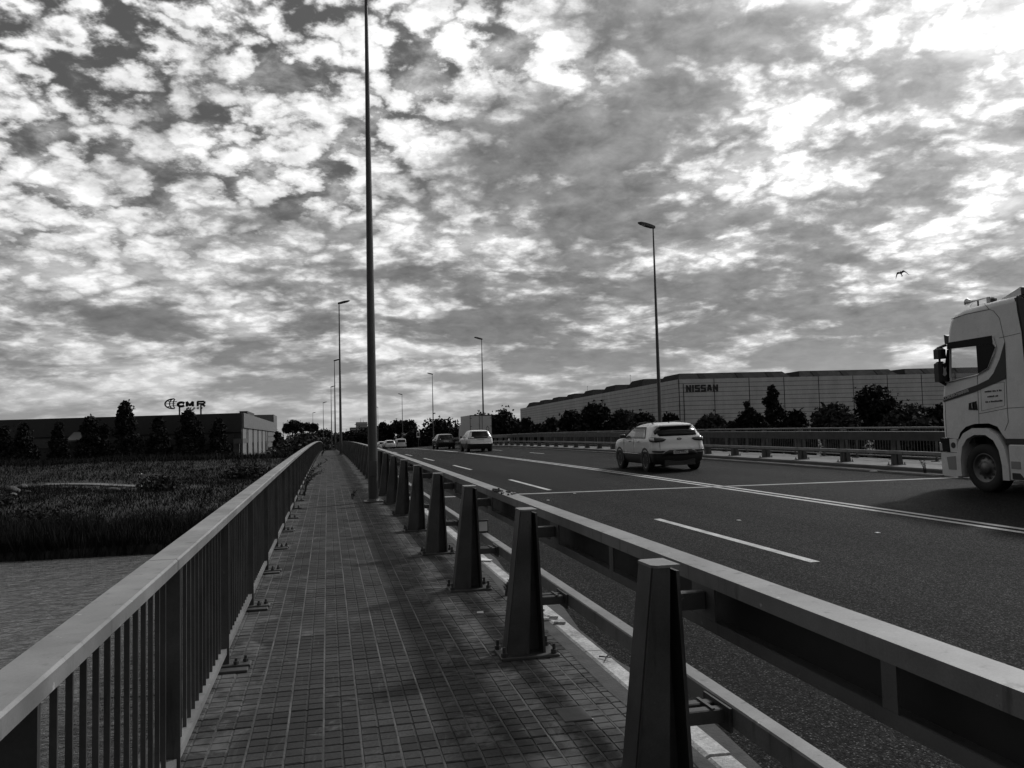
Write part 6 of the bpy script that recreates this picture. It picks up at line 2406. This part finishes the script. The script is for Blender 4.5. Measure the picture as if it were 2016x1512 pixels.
def cyclist(x, y, heading, label, shirt):
    zb = float(terrain(x, y)) + 0.10
    bike = empty('bicycle', (x, y, zb), heading)
    tag(bike, 'bicycle ridden by the ' + label, 'bicycle', 'bicycles on the bank path')
    for yy in (-0.52, 0.52):
        w = MB()
        for i in range(24):
            a, c = 2 * math.pi * i / 24, 2 * math.pi * (i + 1) / 24
            w.tube((0, yy + .33 * math.cos(a), .35 + .33 * math.sin(a)), (0, yy + .33 * math.cos(c), .35 + .33 * math.sin(c)), .018, .018, 5, caps=False)
        wo = w.build('wheel', 'rubber', bike)
        s_ = MB()
        for i in range(8):
            a = math.pi * i / 4
            s_.tube((0, yy, .35), (0, yy + .32 * math.cos(a), .35 + .32 * math.sin(a)), .004, .004, 3, caps=False)
        s_.build('spokes', 'galvanised', wo)
    f = MB()
    for a, c in (((0, -.52, .35), (0, -.05, .32)), ((0, -.05, .32), (0, -.18, .88)), ((0, -.05, .32), (0, .38, .80)), ((0, -.17, .80), (0, .36, .86)), ((0, -.52, .35), (0, -.17, .80)), ((0, .36, .95), (0, .52, .35))):
        f.tube(a, c, .02, .02, 6)
    f.build('frame', 'dark_steel', bike)
    MB().bbox(-.07, .07, -.30, -.06, .90, .95, .02).build('saddle', 'rubber', bike)
    h = MB()
    h.tube((-.25, .30, 1.02), (.25, .30, 1.02), .015, .015, 6)
    h.tube((0, .36, .93), (0, .32, 1.02), .018, .018, 6)
    h.build('handlebar', 'dark_steel', bike)
    p = empty('person', (x, y, zb), heading)
    tag(p, label, 'person', 'cyclists on the bank path')
    J = {'pelvis': ((0, -.17, 1.02), .13), 'spine': ((0, -.06, 1.24), (.13, .11)), 'chest': ((0, .06, 1.42), (.16, .11)), 'neck': ((0, .12, 1.54), .05), 'head': ((0, .17, 1.64), .085), 'crown': ((0, .17, 1.73), .07),
         'sl': ((-.18, .06, 1.42), .06), 'el': ((-.24, .16, 1.19), .045), 'hl': ((-.22, .31, 1.05), .035), 'sr': ((.18, .06, 1.42), .06), 'er': ((.24, .16, 1.19), .045), 'hr': ((.22, .31, 1.05), .035),
         'kl': ((-.11, .20, .82), .075), 'al': ((-.11, .02, .42), .045), 'tl': ((-.11, .14, .38), .035), 'kr': ((.11, .14, .66), .075), 'ar': ((.11, -.05, .24), .045), 'tr': ((.11, .07, .20), .035)}
    B = [('pelvis', 'spine'), ('spine', 'chest'), ('chest', 'neck'), ('neck', 'head'), ('head', 'crown'), ('chest', 'sl'), ('sl', 'el'), ('el', 'hl'), ('chest', 'sr'), ('sr', 'er'), ('er', 'hr'), ('pelvis', 'kl'), ('kl', 'al'), ('al', 'tl'), ('pelvis', 'kr'), ('kr', 'ar'), ('ar', 'tr')]
    skin_figure('body', J, B, p, 'cloth_dark')
    if shirt:
        J2 = {k: (J[k][0], tuple(r_ + .014 for r_ in (J[k][1] if isinstance(J[k][1], tuple) else (J[k][1],) * 2))) for k in ('spine', 'chest', 'sl', 'sr')}
        J2['wl'] = ((-.21, .11, 1.31), .065)
        J2['wr'] = ((.21, .11, 1.31), .065)
        skin_figure('shirt', J2, [('spine', 'chest'), ('chest', 'sl'), ('sl', 'wl'), ('chest', 'sr'), ('sr', 'wr')], p, 'cloth_white')
    ball(p, 'face', (0, .225, 1.65), .06, 'skin', (.9, .6, 1.2))


cyclist(-24.6, 105.0, R(130), 'cyclist in dark clothes on the sandy path', False)
cyclist(-21.0, 100.9, R(140), 'cyclist in a white shirt farther right on the sandy path', True)

# ------------------------------------------------------------------ gull
bird = empty('gull', (31.12, 38.62, 9.99))
bird.rotation_euler = (R(48), R(-14), R(-39))
bird.scale = (0.78, 0.78, 0.78)
tag(bird, 'dark bird gliding with bent wings left of the lorry', 'bird')
mb = MB()
n = 12
prof = [(-.26, .004), (-.20, .02), (-.10, .045), (0.02, .055), (.12, .045), (.19, .030), (.24, .026), (.29, .010), (.33, .002)]
vs, fs = [], []
for (u, r_) in prof:
    for i in range(n):
        a = 2 * math.pi * i / n
        vs.append((r_ * math.cos(a), u, r_ * math.sin(a)))
for l in range(len(prof) - 1):
    for i in range(n):
        fs.append((l * n + i, l * n + (i + 1) % n, (l + 1) * n + (i + 1) % n, (l + 1) * n + i))
mb.add(vs, fs)
mb.build('body', 'bird', bird, smooth=True)
for s in (-1, 1):
    w = MB()
    sec = [(0.02, 0.02, .12, .02), (0.12, 0.07, .12, .05), (0.22, 0.06, .115, .06), (0.30, -0.02, .10, .0), (0.38, -0.14, .08, -.08), (0.45, -.27, .02, -.16)]
    vs, fs = [], []
    for (u, yc, c, z) in sec:
        for (yy, dz) in ((yc + c, 0), (yc + c * .3, .012), (yc - c, 0), (yc + c * .2, -.006)):
            vs.append((s * u, yy, z + dz))
    for k in range(len(sec) - 1):
        for i in range(4):
            j = (i + 1) % 4
            fs.append((4 * k + i, 4 * k + j, 4 * k + 4 + j, 4 * k + 4 + i))
    fs.append(tuple(range(4 * len(sec) - 4, 4 * len(sec))))
    w.add(vs, fs)
    w.build('wing', 'bird', bird)
t = MB().prism([(-.02, -.22), (.02, -.22), (.055, -.36), (-.055, -.36)], 'xy', -.004, .006)
t.build('tail', 'bird', bird)


# ------------------------------------------------------------------ weeds and litter
def weed(x, y, z, n, h, lean, seed, label, leaf=0.05):
    rs = random.Random(seed)
    root = empty('weed', (x, y, z))
    tag(root, label, 'weed', 'weeds growing in the joints')
    for k in range(n):
        st, lv = MB(), MB()
        a = rs.uniform(-.9, .9)
        L = h * rs.uniform(.6, 1.1)
        d = Vector((lean * math.cos(a), math.sin(a) * 0.8, 0))
        p = Vector((rs.uniform(-.04, .04), rs.uniform(-.05, .05), 0))
        steps = 8
        for i in range(steps):
            t = (i + 1) / steps
            q = p + Vector((d.x * L * t * 0.16, d.y * L * t * 0.10, L * (0.17 - 0.11 * t)))
            st.tube(p, q, 0.008 * (1.15 - t), 0.008 * (1.05 - t), 5, caps=False)
            if i > 1:
                for _ in range(3):
                    dv = Vector((rs.uniform(-1, 1), rs.uniform(-1, 1), rs.uniform(-.2, .9))).normalized()
                    sd = dv.orthogonal().normalized() * leaf * 0.22
                    tip = q + dv * leaf * rs.uniform(.7, 1.5)
                    lv.add([q, q + dv * leaf * .45 + sd, tip, q + dv * leaf * .45 - sd], [(0, 1, 2, 3)])
            p = q
        so = st.build('stem', 'weed_leaf', root)
        lv.build('leaves', 'weed_leaf', so)
    return root


weed(-0.62, 21.9, zd(21.9), 7, 1.0, 1.0, 1, 'tallest arching weed growing beside the left railing', 0.07)
weed(-0.60, 23.2, zd(23.2), 4, 0.8, 1.0, 2, 'second arching weed just beyond the tallest one', 0.06)
weed(0.55, 20.1, zd(20.1), 4, 0.22, .5, 3, 'small tuft at the foot of the nearest lamp pole', 0.05)
weed(-0.42, 62, zd(62), 6, 0.5, .6, 4, 'tuft far along the footpath at the crest', 0.10)
weed(15.98, 19.3, zroad(15.98, 19.3) + .005, 5, 0.42, -.4, 5, 'dry weed in the far gutter left of the lorry', 0.04)
weed(1.72, 8.0, zd(8), 4, 0.16, .5, 6, 'small weed against the near kerb', 0.04)
o = MB().add([(1.30, 7.34, zd(7.35) + .006), (1.36, 7.33, zd(7.35) + .004), (1.365, 7.385, zd(7.35) + .012), (1.335, 7.40, zd(7.35) + .004), (1.305, 7.38, zd(7.35) + .010)], [(0, 1, 4), (1, 2, 4), (2, 3, 4)]).build('paper_scrap', 'litter')
tag(o, 'tiny white paper scrap on the footpath tiles', 'litter')
o = MB().add([(1.86, 10.1, zd(10.1) + .012), (1.98, 10.02, zd(10.1) + .02), (2.0, 10.1, zd(10.1) + .012), (1.88, 10.22, zd(10.1) + .03)], [(0, 1, 2), (0, 2, 3)]).build('paper_scrap', 'litter')
tag(o, 'white paper strip lying on the near kerb', 'litter')
o = MB().bbox(15.28, 15.46, 20.6, 20.72, zroad(15.37, 20.6) + .004, zroad(15.37, 20.6) + .035, .01).build('crushed_can', 'litter')
tag(o, 'small pale crushed can by the far edge line', 'litter')
o = MB()
for a, c in (((1.90, 5.70, .012), (1.96, 5.62, .02)), ((1.94, 5.66, .016), (1.99, 5.70, .03)), ((1.93, 5.64, .014), (1.90, 5.58, .012))):
    o.tube((a[0], a[1], zd(5.7) + a[2]), (c[0], c[1], zd(5.7) + c[2]), .006, .004, 5)
tag(o.build('twig', 'bark'), 'dark twig lying on the pale kerb', 'twig')
# broken mortar chips where the kerb has crumbled
rs = random.Random(9)
CH = 0
for i in range(9):
    x, y = 1.80 + rs.random() * .14, 6.75 + rs.random() * .55
    s = rs.uniform(.02, .05)
    mb = MB()
    z = zd(y) + 0.004
    mb.prism([(x - s, y - s * .6), (x + s * .8, y - s), (x + s, y + s * .5), (x - s * .3, y + s)], 'xy', z, z + s * .5)
    o = mb.build('kerb_chip', 'kerb_stone', kerb)
